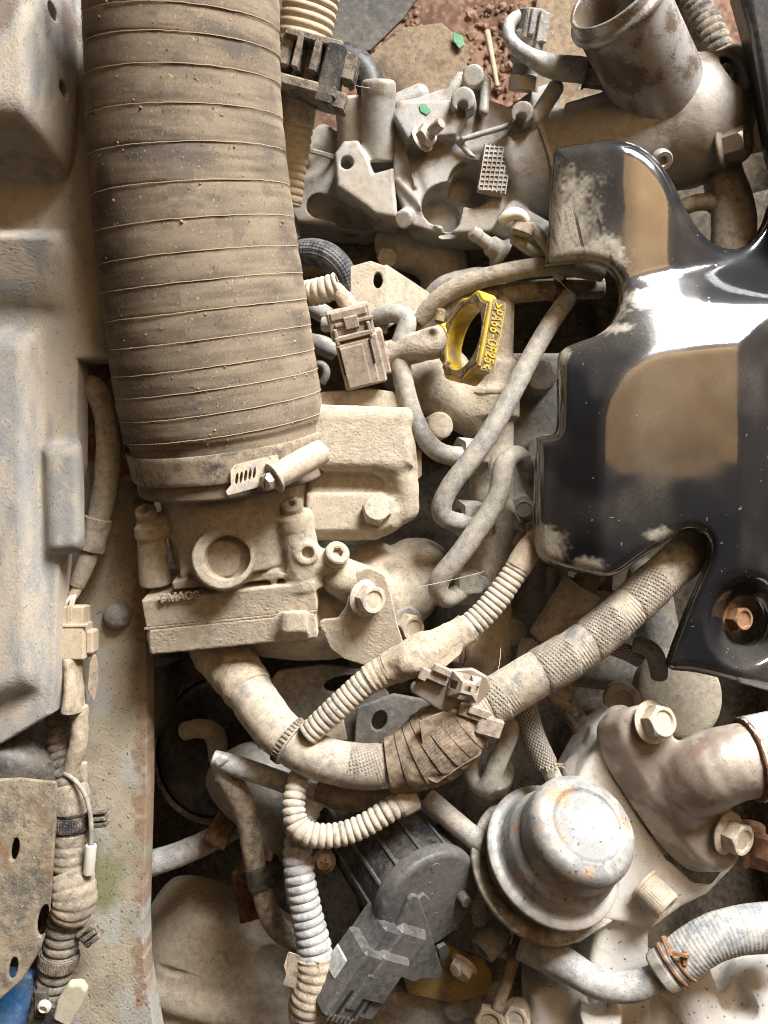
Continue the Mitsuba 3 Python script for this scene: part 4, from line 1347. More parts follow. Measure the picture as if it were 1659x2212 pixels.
t = thing('lifting_bracket', 'pale folded sheet steel bracket with a slotted hole behind the sensor connector', 'bracket')
add('face', plate([(756, 575, -190), (800, 562, -190), (836, 575, -190), (838, 720, -190), (756, 720, -190)], 12, 4, 6, holes=[(816, 605, 10, 17, 0)]), 'cast_dust', t)
add('wing', plate([(832, 568, -192), (925, 628, -260), (944, 650, -275), (946, 690, -278), (928, 708, -268), (895, 680, -240), (868, 690, -220), (834, 712, -192)], 12, 4, 5), 'cast_dust', t)

# ---------------------------------------------------------------- fuel rail, its pipes and nuts
t = thing('fuel_rail', 'dusty cast fuel rail standing upright between the housing and the black cover', 'fuel rail')
d_ = unit([-1, -.05, .38])
ports = [(1062, 1000), (1065, 1122), (1062, 1262), (1005, 1402)]
f = U(22, sd_cyl(P(1062, 860, -285), P(1058, 1470, -300), 56, 52, 10), sd_cyl(P(1064, 845, -275), P(1064, 905, -275), 66, rd=8), sd_cyl(P(1085, 640, -250), P(1082, 800, -258), 30, rd=6), sd_cyl(P(1074, 780, -260), P(1070, 850, -270), 50, 54, 8),
      sd_cap(P(1040, 900, -290), P(940, 840, -300), 62, 70), sd_cap(P(880, 800, -330), P(960, 810, -310), 70), sd_cap(P(1060, 1240, -290), P(1090, 1130, -300), 58),
      *[sd_cyl(P(x - 20, y, -262), P(x + 30, y, -280), 46, rd=6) for x, y in ports])
lo, hi = bounds((790, 620, -180), (1170, 1490, -400), (790, 1490, -180), (1170, 620, -400))
add('casting', sdf_mesh(f, lo, hi, 5, 1.2, 8, 20), 'cast_dust', t)
for x, y in ports[1:]:
    add('seal_ring', lathe([(44, -4), (51, -4), (51, 5), (44, 5)], P(x - 14, y, -262), d_, 1.5), 'gasket', t)
add('cap_ring', lathe([(64, -3), (70, -3), (70, 3), (64, 3)], P(1064, 850, -275), [0, 1, .1], 1.5), 'gasket', t)
add('plug_bolt', lathe([(0, -70), (34, -70), (34, -2), (28, 3), (0, 4)], P(952, 918, -225), [.3, .1, .95], 4), 'cast_dust', t)
f = U(14, sd_prism([(1100, 760), (1230, 760), (1230, 1500), (900, 1500), (900, 1430), (1090, 1300)], -520, -370, 20), boss(1132, 1100, -420, -255, 31), boss(1170, 812, -420, -280, 34), boss(1107, 1365, -420, -270, 31), boss(990, 1402, -420, -235, 33), boss(1180, 980, -420, -320, 40),
      sd_prism([(720, 1180), (900, 1180), (960, 1260), (900, 1500), (760, 1500)], -620, -500, 24), sd_cap(P(1150, 1190, -380), P(1140, 1300, -380), 50), sd_cap(P(1180, 1420, -520), P(1330, 1440, -560), 70), sd_cap(P(1400, 1250, -600), P(1430, 1420, -600), 60), sd_prism([(1140, 1100), (1230, 1100), (1230, 1300), (1150, 1330)], -560, -440, 20))
lo, hi = bounds((700, 740, -220), (1520, 1600, -680), (700, 1600, -220), (1520, 740, -680))
t = thing('cylinder_head', 'grey dusty cylinder head casting with round bosses behind the fuel rail', 'cylinder head')
add('casting', sdf_mesh(f, lo, hi, 7, 1.5, 9, 22), 'cast_grey', t)
for x, y, z in ((1132, 1100, -254), (1107, 1365, -269)):
    add('bolt_face', lathe([(0, 0), (24, 0), (24, 3), (18, 5), (16, 2), (0, 2)], P(x, y, z), [0, 0, 1], 1.5), 'cast_grey', t)

G = 'injection pipes at the fuel rail'
for nm, pts, nut, lab in (
        ('a', [(700, 700, -230, 17), (745, 700, -215, 19), (800, 692, -190, 20), (848, 677, -165, 20), (877, 690, -155, 21), (868, 735, -150, 21), (866, 790, -150, 21.5), (880, 860, -152, 21.5), (905, 925, -155, 21), (945, 974, -165, 21), (1000, 986, -185, 21), (1045, 985, -205, 20)],
         (1004, 985), 'dusty steel injection pipe bending down left of the dipstick into the upper nut'),
        ('b', [(1230, 640, -205, 19), (1195, 690, -180, 20), (1140, 785, -160, 21), (1070, 915, -148, 22), (1000, 1015, -145, 22), (962, 1070, -150, 22), (955, 1110, -160, 22), (990, 1128, -185, 20), (1050, 1125, -225, 19)],
         (1003, 1120), 'long straight dusty steel injection pipe running from upper right to the middle nut'),
        ('c', [(1190, 1085, -225, 17), (1156, 1062, -195, 18), (1136, 1010, -165, 19), (1118, 983, -145, 20), (1098, 992, -132, 22), (1080, 1055, -125, 23), (1035, 1140, -122, 23), (975, 1220, -128, 23), (946, 1268, -145, 22), (962, 1292, -170, 21), (1000, 1276, -205, 19), (1050, 1262, -240, 19)],
         (990, 1265), 'lowest dusty steel injection pipe with a hairpin bend beside the black cover')):
    t = thing('injection_pipe', lab, 'fuel pipe', G)
    add('pipe', tube(pts, disp=(.8, 16, 3), n=32), 'pipe_dust', t)
    nx, ny = nut
    o = P(nx, ny, -222 if nm != 'a' else -200)
    dd = unit([-.92, .06, .40])
    nt = put((m3.Manifold.cylinder(64, 46, 46, 6) ^ revolve([(0, -1), (40, -1), (47, 7), (47, 57), (44, 66), (0, 66)])) - m3.Manifold.cylinder(30, 25, 25, 32).translate([0, 0, 46]), o - dd * 46, frame(dd, [.2, 1, .3]))
    add('union_nut', nt, 'pipe_dust', t)
t = solo('return_pipe', tube([(1112, 1560, -150, 19), (1092, 1608, -140, 20), (1066, 1668, -135, 21), (1046, 1700, -140, 20), (1028, 1690, -160, 19), (1022, 1650, -190, 18), (1030, 1600, -230, 17)], disp=(.8, 16, 3)), 'pipe_dust',
         'short dusty steel pipe hooking upward below the cloth taped harness', 'fuel pipe')
solo('steel_pipe', tube([(925, 1725, -190, 22), (970, 1765, -165, 23), (1030, 1815, -150, 23), (1090, 1865, -150, 22), (1140, 1900, -160, 22)], disp=(.8, 16, 3)), 'pipe_dust', 'bare grey steel pipe running down right from the cloth tape to the rusty can', 'pipe')

GH = 'rubber hoses'
solo('rubber_hose', tube([(905, 690, -260, 19), (942, 650, -238, 20), (985, 622, -222, 21), (1045, 600, -205, 21), (1110, 585, -190, 21), (1190, 575, -175, 20), (1300, 590, -180, 19)], disp=(1, 22, 3)), 'loom_dust', 'upper brown dusty rubber hose curving from behind the dipstick toward the black cover', 'hose')
t = thing('clamped_hose', 'lower dark rubber hose with a spring clip behind the dipstick ring', 'hose')
add('hose', tube([(900, 720, -285, 20), (945, 690, -270, 22), (1000, 655, -255, 23), (1070, 638, -245, 22), (1180, 626, -230, 23), (1300, 622, -228, 22)], disp=(1, 22, 3)), 'rubber', t)
add('spring_clip', lathe([(25, -14), (29, -14), (29, 14), (25, 14), (25, -14)], P(1208, 625, -229), [1, .1, 0], 1.5), 'rust', t)
add('clip_tang', cat(rbox(P(1212, 634, -196), [11, 4, 3], frame([0, .3, 1], [.6, 1, 0]), 1), rbox(P(1197, 662, -215), [3, 20, 3], None, 1), rbox(P(1224, 662, -215), [3, 20, 3], None, 1), rbox(P(1210, 684, -215), [15, 3, 3], None, 1)), 'rust', t)
solo('breather_hose', tube([(920, 660, -310, 18), (950, 622, -290, 20), (1000, 603, -270, 20), (1050, 598, -262, 19), (1090, 640, -275, 17)], disp=(1, 22, 3)), 'pipe_dust', 'pale hose loop behind the upper brown hose', 'hose')
solo('braided_hose', tube([(610, 560, -300, 26), (660, 545, -270, 29), (712, 556, -255, 29), (745, 600, -270, 28), (752, 660, -300, 26)], rib=None), 'braid_dark', 'black braided hose arching out from behind the wide brown hose', 'hose')
solo('coolant_pipe', tube([(640, 655, -260, 18), (690, 672, -240, 20), (735, 705, -240, 20), (790, 740, -250, 20)], disp=(1, 22, 3)), 'pipe_dust', 'grey pipe passing behind the sensor connector', 'pipe')
t = thing('hidden_fitting', 'small grey pipe fitting in the gap between the wide hose and the sensor connector', 'fitting')
add('fitting_body', tube([(668, 740, -235, 20), (700, 748, -228, 22), (724, 760, -235, 20)], disp=(1.5, 14, 3)), 'pipe_dust', t)
add('bolt', put(hex_bolt(17, 18, 22, 5), P(768, 640, -215), frame([.1, .2, 1])), 'bolt_dust', t)
add('hook', tube([(672, 800, -240, 9), (690, 786, -230, 9), (704, 800, -226, 9), (696, 828, -230, 8)]), 'pipe_dust', t)
def catmull(pts, m=5):
    p = np.asarray(pts, float)
    n = len(p)
    o = []
    for i in range(n):
        a, b, c, d = p[i - 1], p[i], p[(i + 1) % n], p[(i + 2) % n]
        for t_ in np.arange(m) / m:
            o.append(.5 * ((2 * b) + (c - a) * t_ + (2 * a - 5 * b + 4 * c - d) * t_ ** 2 + (3 * b - a - 3 * c + d) * t_ ** 3))
    return np.array(o)



# ---------------------------------------------------------------- top: conduit, clip block, pump, coolant housing
t = thing('upper_conduit', 'cream and brown ribbed conduit at the top beside the wide hose', 'conduit')
pu = Path([(690, -90, -50, 60), (672, 0, -78, 60), (655, 90, -105, 58), (640, 190, -140, 50), (632, 290, -172, 43), (625, 380, -195, 35), (620, 440, -210, 32)])
add('ribbed_tube', tube(None, path=pu, rib=(17.5, 6, .7), s1=pu.near(652, 105), n=40), 'connector_cream', t)
add('ribbed_tube', tube(None, path=pu, rib=(17, 4.5, .7), s0=pu.near(650, 110), disp=(1.5, 20, 3), n=40), 'connector_cream', t)
add('smooth_tape', tube(None, path=pu, s0=pu.near(642, 180), s1=pu.near(633, 268), grow=2, disp=(3, 30, 6), n=40), 'tape_dust', t)
t = thing('clip_block', 'scuffed black plastic clip block gripping the ribbed conduit at the top', 'clip')
q = math.radians(-26)
Rk = frame([-.1, -.12, .98], [math.sin(-q) * .6, math.cos(q), 0])
ob = P(672, 165, -70)
lk = lambda x, y, z: ob + Rk @ np.array([x, y, z])
add('upper_jaw', cat(rbox(lk(0, 62, 0), [66, 8, 55], Rk, 3), rbox(lk(-28, 30, 22), [7, 36, 34], Rk, 2), rbox(lk(14, 30, 26), [8, 36, 34], Rk, 2), rbox(lk(-60, 30, 0), [14, 36, 40], Rk, 6)), 'loom_dark', t)
add('lower_jaw', rbox(lk(-2, -36, -4), [78, 12, 60], Rk, 4), 'loom_dark', t)
add('hinge_plate', rbox(lk(52, 0, 22), [20, 64, 34], Rk, 4), 'plastic_black', t)
add('latch', cat(rbox(lk(84, 26, 0), [14, 22, 26], Rk, 3), rbox(lk(72, 52, 6), [26, 10, 20], Rk, 3), rbox(lk(70, -44, 10), [26, 18, 26], Rk, 3)), 'loom_dark', t)

solo('splash_panel', plate([(660, -140), (960, -140), (912, -20), (872, 38), (800, 108), (760, 118), (690, 100)], 14, 4, 12, zfun=lambda x, y: -640), 'sheet_dark', 'dull dark grey splash panel at the top behind the ribbed conduit', 'panel')
solo('undertray', cat(plate([(800, 118), (870, 58), (955, 48), (1012, 98), (1004, 215), (900, 240), (820, 200)], 12, 4, 8, zfun=lambda x, y: -960), plate([(1165, -80), (1300, -80), (1300, 260), (1140, 260), (1150, 110)], 12, 4, 8, zfun=lambda x, y: -900)), 'cast_brown', 'muddy brown undertray edge lying above the red earth', 'undertray')
solo('green_scrap', plate([(978, 68), (1000, 76), (1004, 96), (992, 104), (980, 88)], 6, 2, 2, zfun=lambda x, y: -940), 'green_paint', 'small green scrap of plastic on the undertray edge', 'scrap')
solo('dry_stalk', tube([(1052, 68, -1500, 7), (1062, 120, -1500, 6), (1074, 185, -1500, 5)], n=10), 'connector_cream', 'dry straw stalk lying on the red earth', 'stalk')
solo('rubber_gaiter', tube([(700, 120, -560, 30), (752, 128, -560, 32), (790, 160, -560, 32), (802, 215, -560, 30), (790, 280, -560, 28)]), 'plastic_black', 'black rubber gaiter curving below the splash panel', 'gaiter')

t = thing('pump_casting', 'grimy grey cast pump with tall round posts and drilled ear left of the coolant housing', 'pump casting')
f = U(16, sd_prism([(722, 330), (742, 302), (774, 300), (796, 340), (808, 372), (850, 360), (860, 470), (812, 462), (770, 430), (728, 402)], -340, -214, 9), sd_prism([(600, 420), (650, 372), (700, 330), (760, 230), (850, 215), (868, 470), (790, 490), (640, 480)], -460, -310, 14),
      sd_cyl(P(818, 176, -205), P(816, 350, -275), 40, 42, 8), sd_cyl(P(818, 176, -205), P(818, 205, -215), 36, rd=6), sd_cyl(P(752, 206, -245), P(760, 330, -300), 32, 36, 7), sd_cap(P(752, 250, -260), P(815, 250, -250), 9), sd_cap(P(660, 340, -320), P(700, 300, -320), 34), sd_cap(P(860, 225, -280), P(905, 205, -280), 26))
f = SUB(4, f, boss(748, 341, -260, -190, 14), sd_cap(P(690, 450, -330), P(790, 470, -330), 36))
lo, hi = bounds((590, 165, -190), (915, 510, -470), (590, 510, -190), (915, 165, -470))
add('casting', sdf_mesh(f, lo, hi, 5, 1.2, 11, 16), 'cast_clean', t)
add('ring_seal', lathe([(48, -6), (56, -6), (56, 6), (48, 6)], P(676, 330, -300), [.2, .9, .3], 3), 'cast_clean', t)

t = thing('coolant_housing', 'big grey cast aluminium coolant housing at upper right', 'coolant housing')
fpoly = [(848, 245), (862, 215), (900, 208), (962, 186), (988, 152), (1026, 148), (1046, 172), (1040, 205), (1100, 228), (1160, 184), (1200, 172), (1214, 205), (1190, 262), (1170, 330), (1140, 430), (1060, 500), (950, 505), (890, 488), (850, 400)]
f = U(26, sd_cyl(P(1090, 400, -320), P(1500, 262, -250), 116, 146, 30), sd_ell(P(1490, 262, -250), [150, 150, 150]), sd_prism(fpoly, -390, -246, 9), sd_cap(P(1545, 180, -215), P(1585, 150, -225), 62, 56), sd_cap(P(1545, 320, -200), P(1590, 316, -195), 44, 40))
f = U(9, f, sd_prism([(850, 250), (864, 216), (1000, 212), (1010, 250), (985, 290), (880, 300)], -300, -200, 8), sd_cyl(P(1004, 232, -225), P(1000, 214, -165), 29, rd=4), sd_cyl(P(1132, 262, -230), P(1128, 242, -165), 27, rd=4), sd_cyl(P(1024, 178, -250), P(1022, 162, -190), 26, rd=4),
      sd_cap(P(1000, 300, -216), P(1110, 268, -212), 7), sd_cap(P(880, 320, -236), P(900, 400, -240), 8), sd_cap(P(1155, 262, -210), P(1200, 190, -200), 20), sd_cap(P(985, 300, -226), P(1030, 350, -236), 7), sd_cap(P(1100, 300, -216), P(1128, 420, -236), 7), sd_cap(P(860, 390, -242), P(950, 490, -246), 9), sd_cap(P(1050, 175, -230), P(1045, 240, -216), 12), sd_cyl(P(876, 470, -270), P(872, 474, -214), 22, rd=4), sd_cap(P(1230, 232, -196), P(1320, 205, -176), 12), sd_cyl(P(1085, 470, -260), P(1170, 520, -240), 46, rd=10))
sd = unit([.55, -.15, .82])
f = SUB(6, f, boss(1022, 380, -330, -200, 44), boss(1022, 380, -275, -200, 52), boss(958, 428, -350, -200, 46), sd_cap(P(962, 430, -275), P(966, 480, -275), 40), boss(1001, 216, -210, -140, 11), boss(1129, 243, -215, -140, 11), sd_cap(P(890, 330, -232), P(925, 450, -238), 13),
        sd_cyl(P(1572, 160, -155) - sd * 40, P(1572, 160, -155) + sd * 120, 40, rd=3), sd_cyl(P(1436, 350, -112) + np.array([.1, -.6, .8]) * -30, P(1436, 350, -112) + np.array([.1, -.6, .8]) * 90, 31, rd=3))
lo, hi = bounds((835, 90, -60), (1690, 540, -410), (835, 540, -60), (1690, 90, -410))
add('casting', sdf_mesh(f, lo, hi, 5, 1.1, 12, 16), 'cast_clean', t)
# the seam line round the barrel
ax = unit(P(1500, 262, -250) - P(1090, 400, -320))
add('barrel_seam', lathe([(124, -5), (130, -5), (130, 5), (124, 5)], P(1180, 370, -304), ax, 3, 72), 'cast_clean', t)
bars = []
go = P(1071, 363, -214)
q = math.radians(-10)
Rg = frame([.12, .05, 1], [.17, 1, 0])
for i in range(7):
    bars.append(rbox(go + Rg @ np.array([-33 + i * 11, 0, -7]), [1.7, 58, 6], Rg, .7))
for i in range(10):
    bars.append(rbox(go + Rg @ np.array([0, -54 + i * 12, -7]), [34, 1.7, 6], Rg @ np.array([[.98, -.17, 0], [.17, .98, 0], [0, 0, 1]]), .7))
kk = add('cast_grid', cat(rbox(go - Rg[:, 2] * 17, [34, 58, 12], Rg, 4), *bars), 'cast_clean', t)
neck = P(1424, 192, -175)
nt = P(1322, -16, 0)
nd_ = unit(nt - neck)
L = np.linalg.norm(nt - neck)
k_ = add('outlet_neck', lathe([(104, -60), (104, 30), (102, L - 60), (103, L - 46), (112, L - 40), (112, L - 28), (102, L - 22), (99, L), (90, L), (88, L - 160), (0, L - 162)], neck, nd_, 6, 80, disp=(.8, 30, 3)), 'neck_alloy', t)
add('weld_pip', sdf_mesh(sd_ell(P(1482, 128, -95), [20, 26, 20]), P(1482, 128, -95) - 34, P(1482, 128, -95) + 34, 4, 2, 3, 10), 'rust_clip', t)
add('flange_bolt', put(hex_bolt(36, 46, 46, 10), P(1560, 318, -160), frame([.72, .02, .60], [.3, 1, 0])), 'bolt_clean', t)
add('socket_plug', put(socket_bolt(25, 44, 10), P(1572, 160, -155) - sd * 42, frame(sd)), 'bolt_clean', t)
add('recessed_bolt', put(socket_bolt(24, 20, 10), P(1436, 350, -112) + np.array([.1, -.6, .8]) * -28, frame([.1, -.6, .8])), 'bolt_clean', t)
add('stud_nut', put(hex_bolt(27, 22, 33, 6, False), P(912, 300, -205), frame([.62, .22, .72])), 'bolt_clean', t)
add('stud', put(hex_bolt(14, 36, 17, 5, False), P(912, 300, -205) + unit([.62, .22, .72]) * 27, frame([.62, .22, .72])), 'bolt_clean', t)
add('gasket_edge', plate([(842, 252, -262), (856, 218, -262), (866, 220, -262), (856, 300, -262), (846, 300, -262)], 30, 2, 2), 'tape_dust', t)
add('paint_mark', plate([(905, 226, -197), (918, 222, -197), (932, 238, -197), (922, 248, -197), (908, 240, -197)], 2, .8, 3), 'green_paint', t)

t = thing('temperature_sensor', 'grey plug sensor with hexagon base and black taped cable behind the coolant housing', 'sensor')
add('hex_base', put(hex_bolt(38, 34, 0, 0, False), P(1130, 196, -225), frame([.06, .93, .36])), 'bolt_clean', t)
add('body', lathe([(0, 0), (30, 0), (30, 26), (38, 32), (38, 92), (33, 96), (33, 140), (0, 140)], P(1132, 165, -213), [.08, .93, .36], 4), 'cast_grey', t)
add('socket_shell', cat(rbox(P(1152, 62, -170), [30, 34, 26], frame([.2, -.2, .95], [.1, 1, 0]), 4), rbox(P(1150, 48, -140), [7, 28, 8], frame([.2, -.2, .95], [.1, 1, 0]), 2), rbox(P(1166, 58, -140), [5, 34, 7], frame([.2, -.2, .95], [.1, 1, 0]), 2)), 'cast_grey', t)
add('cable', tube([(1150, 36, -175, 13), (1122, 36, -165, 14), (1098, 58, -160, 14), (1108, 92, -155, 15), (1145, 122, -150, 18), (1190, 142, -155, 24), (1250, 150, -165, 26), (1320, 172, -190, 26)], disp=(2.2, 18, 3)), 'conduit_blue', t)
add('cable_clamp', put(hex_bolt(28, 40, 33, 6, False), P(1262, 160, -160), frame([1, -.2, .1])), 'loom_dark', t)

t = thing('hose_tee', 'small grey hose tee with cream locking clip below the coolant housing', 'hose tee')
add('locking_clip', tube([(1085, 478, -150, 14), (1098, 466, -142, 17), (1122, 464, -140, 17), (1134, 478, -148, 15)], squash=.8), 'white_plastic', t)
add('tee', cat(rbox(P(1128, 494, -150), [24, 17, 17], frame([0, 0, 1], [.35, 1, 0]), 6), rbox(P(1122, 515, -168), [20, 16, 14], frame([0, 0, 1], [.35, 1, 0]), 5)), 'connector_dust', t)
add('hose', tube([(1145, 488, -155, 12), (1168, 512, -158, 13), (1195, 556, -165, 13), (1215, 600, -180, 13)]), 'loom_dust', t)
add('hose', tube([(1120, 520, -180, 13), (1150, 540, -180, 14), (1185, 552, -185, 14)]), 'pipe_dust', t)
solo('barbed_nozzle', lathe([(0, 0), (40, 0), (40, 10), (26, 16), (24, 40), (17, 44), (15, 72), (18, 76), (16, 98), (0, 100)], P(1085, 548, -250), [-.78, .42, .35], 4), 'pipe_dust', 'stubby grey barbed nozzle below the cream clip', 'nozzle')
t = thing('tensioner', 'shadowed brown cast tensioner with hexagon bolt under the pump', 'tensioner')
add('casting', sdf_mesh(U(14, sd_cyl(P(860, 530, -420), P(860, 525, -360), 62, rd=14), sd_cap(P(862, 530, -400), P(960, 570, -420), 52, 60), sd_cap(P(950, 560, -430), P(960, 700, -460), 60, 50)), *bounds((780, 450, -340), (1050, 780, -520), (780, 780, -340), (1050, 450, -520)), h=6, rough=1.2), 'cast_dust', t)
add('bolt', put(hex_bolt(27, 24, 0, 0, False), P(836, 556, -362), frame([0, -.3, 1])), 'bolt_dust', t)

# deep casting that closes the view below everything
f = U(30, sd_prism([(560, 470), (1000, 520), (1760, 420), (1760, 2400), (560, 2400), (340, 2400), (340, 1360), (560, 1300)], -1260, -940, 30), *[sd_ell(P(x, y, -940), [a * 1.2, b * 1.2, 130]) for x, y, a, b in ((760, 640, 120, 90), (1350, 1600, 200, 120), (620, 1700, 140, 200), (1250, 650, 150, 120), (900, 1900, 160, 160), (1560, 2000, 140, 200))],
      sd_prism([(1250, 400), (1760, 300), (1760, 760), (1300, 760)], -1060, -760, 20),
      sd_prism([(640, 505), (900, 520), (1250, 500), (1760, 380), (1760, 520), (1250, 600), (640, 600)], -1100, -470, 24), sd_prism([(380, 1180), (560, 1200), (900, 1180), (900, 1330), (380, 1330)], -1100, -520, 24))  # wall under the coolant housing added to keep light out of the gaps
lo, hi = bounds((320, 280, -450), (1780, 2420, -1000), (320, 2420, -450), (1780, 280, -1000))
lo[2] = -1010
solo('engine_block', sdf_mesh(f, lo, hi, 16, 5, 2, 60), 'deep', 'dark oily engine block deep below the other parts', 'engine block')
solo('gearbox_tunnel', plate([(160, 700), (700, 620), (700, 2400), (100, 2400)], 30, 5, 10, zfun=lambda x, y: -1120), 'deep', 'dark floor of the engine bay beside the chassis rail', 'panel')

# ---------------------------------------------------------------- black cover
out = [(1200, 328), (1212, 318), (1262, 310), (1310, 303), (1345, 304), (1378, 314), (1408, 334), (1434, 362), (1456, 398), (1474, 436), (1492, 470), (1513, 500), (1540, 524), (1572, 537), (1603, 534), (1630, 514), (1652, 478), (1675, 420), (1760, 300),
       (1790, 300), (1790, 1530), (1700, 1504), (1640, 1488), (1560, 1466), (1500, 1452), (1446, 1444), (1452, 1406), (1466, 1368), (1484, 1322), (1506, 1272), (1524, 1230), (1533, 1196), (1529, 1168), (1512, 1152), (1488, 1148), (1456, 1160), (1420, 1182), (1376, 1212),
       (1338, 1238), (1300, 1246), (1250, 1238), (1200, 1226), (1172, 1212), (1157, 1188), (1154, 1130), (1156, 1060), (1159, 1000), (1160, 950), (1172, 943), (1190, 940), (1204, 928), (1206, 880), (1206, 800), (1208, 768), (1222, 750), (1250, 738), (1288, 724), (1316, 704),
       (1334, 676), (1342, 642), (1336, 608), (1318, 582), (1292, 568), (1255, 564), (1215, 567), (1183, 570), (1182, 562), (1187, 500), (1192, 420), (1196, 360)]


sm = lambda a, b, x: smooth01((x - a) / (b - a))
HX, HY = 1612, 1340


def soft(x, k):
    """a crease with radius k: 0 below, x above"""
    return np.where(x < -k, 0, np.where(x > k, x, (x + k) ** 2 / (4 * k)))


def cover_z(x, y, d):
    z = 78 + 0 * x
    # distance outside the raised field, whose upper left corner is widely rounded
    R = 150
    qx, qy = 1306 + R - x, 762 + R - .10 * (x - 1450) - y
    o = np.hypot(np.maximum(qx, 0), np.maximum(qy, 0)) - R
    o = np.where((qx <= 0) & (qy <= 0), -R, o)
    f1 = soft(o, 14)
    f1 = .52 * (f1 - soft(f1 - 178, 14))
    f2 = .40 * soft(x - 1596, 9)
    h = np.maximum(14 - np.abs(f1 - f2), 0) / 14
    z = z - np.maximum(f1, f2) - h * h * 3.5
    z = z - .42 * soft(1330 - x, 60) * (1 - sm(560, 700, y))    # rolled left side of the upper flap
    z = z - .36 * soft(x - 1452, 26) * (1 - sm(540, 660, y))
    z = z - .10 * soft(y - 1080, 60)
    rr = np.hypot((x - HX) / .86, y - HY)
    z = z - 64 * (1 - sm(46, 112, rr))
    z = z - 26 * (1 - np.sqrt(1 - np.clip(1 - d / 26, 0, 1) ** 2))
    return z


g = Polygon(catmull(out)).buffer(0)
hole = shapely.affinity.scale(Point(HX, HY).buffer(54, quad_segs=20), .86, 1)
g = g.difference(hole)
bd = [np.array(r.coords)[:-1] for r in (g.exterior, *g.interiors)]
bd = [np.array([Polygon(q).exterior.interpolate(s).coords[0] for s in np.arange(0, Polygon(q).exterior.length, 4)]) for q in bd]
ins = []
for off in (1.5, 4, 7.5, 12, 17, 23):
    gi = g.buffer(-off)
    for r in [r for pg in getattr(gi, 'geoms', [gi]) for r in (pg.exterior, *pg.interiors)]:
        ins.append(np.array([r.interpolate(s).coords[0] for s in np.arange(0, r.length, 4.5)]))
gx, gy = np.meshgrid(np.arange(1150, 1792, 6.0), np.arange(298, 1532, 6.0))
gp = np.stack([gx.ravel(), gy.ravel()], 1)
gi = shapely.prepare(gg := g.buffer(-25.5)) or gg
gp = gp[shapely.contains_xy(gg, gp[:, 0], gp[:, 1])]
pts = np.vstack([*bd, *ins, gp])
tri = Delaunay(pts).simplices
cen = pts[tri].mean(1)
tri = tri[shapely.contains_xy(g.buffer(.3), cen[:, 0], cen[:, 1])]
ar = np.cross(pts[tri[:, 1]] - pts[tri[:, 0]], pts[tri[:, 2]] - pts[tri[:, 0]])
tri = tri[np.abs(ar) > 1e-6]
ar = ar[np.abs(ar) > 1e-6]
tri[ar > 0] = tri[ar > 0][:, ::-1]
bl = shapely.union_all([r for r in (g.exterior, *g.interiors)])
dist = shapely.distance(shapely.points(pts), bl)
zz = cover_z(pts[:, 0], pts[:, 1], dist)
W = np.array([P(a, b, c) for (a, b), c in zip(pts, zz)])
V, F = [W], [tri]
at, nb = len(W), 0
for q in bd:                                                   # turned-down rim
    m = len(q)
    i = np.arange(m)
    j = (i + 1) % m
    low_ = W[nb:nb + m] + [0, 0, -16]
    V.append(low_)
    a, b = nb + i, at + i
    a2, b2 = nb + j, at + j
    e1 = np.stack([a, b, b2], 1)
    e2 = np.stack([a, b2, a2], 1)
    F += [e1[:, ::-1], e2[:, ::-1]]
    nb += m
    at += m
t = thing('engine_cover', 'glossy black shaped engine cover with cut-outs and caked dust at its edges', 'engine cover')
VV, FF = np.vstack(V), np.vstack(F)
add('shell', M(VV, FF), 'cover_black', t)
add('fixing_bolt', put(hex_bolt(27, 30, 34, 7), P(1582, 1335, -40), frame([.35, .05, .93])), 'rust_clip', t)

# right edge
t = thing('side_trim', 'dull black trim panel along the top right edge', 'trim panel')
add('panel', plate([(1556, -90, -60), (1590, -40, -50), (1618, 60, -40), (1640, 170, -30), (1664, 300, -20), (1720, 470, -10), (1900, 560, 40), (1900, -90, 40)], 120, 18, 30), 'trim_black', t)
solo('pale_stay', plate([(1592, 140, -300), (1604, 170, -300), (1606, 210, -300), (1596, 270, -300), (1586, 300, -300), (1580, 240, -300), (1586, 190, -300)], 10, 2, 3), 'cast_dust', 'pale speckled metal stay in the gap beside the coolant housing', 'stay')
solo('background_conduit', tube([(1470, -40, -420, 36), (1510, 30, -400, 36), (1540, 90, -390, 36), (1560, 150, -400, 34)], rib=(18, 5, .6)), 'loom_dark', 'shadowed ribbed conduit behind the outlet neck at the top right', 'conduit')
solo('insulated_hose', tube([(1552, 330, -260, 36), (1572, 400, -240, 40), (1585, 470, -215, 46), (1582, 560, -205, 48)], disp=(2.5, 26, 4)), 'loom_dust', 'thick dusty insulated hose in the notch of the black cover', 'hose')
solo('thin_hose', tube([(1460, 460, -250, 17), (1495, 440, -235, 18), (1535, 438, -225, 18), (1570, 462, -225, 18), (1580, 490, -230, 17)], disp=(1, 20, 2)), 'loom_dust', 'thin dusty hose curving over into the insulated hose', 'hose')
solo('ribbed_stub', tube([(1535, 370, -290, 20), (1545, 410, -285, 22), (1552, 450, -280, 22)], rib=(12, 4, .6)), 'conduit_pale', 'short brown ribbed stub beside the insulated hose', 'conduit')

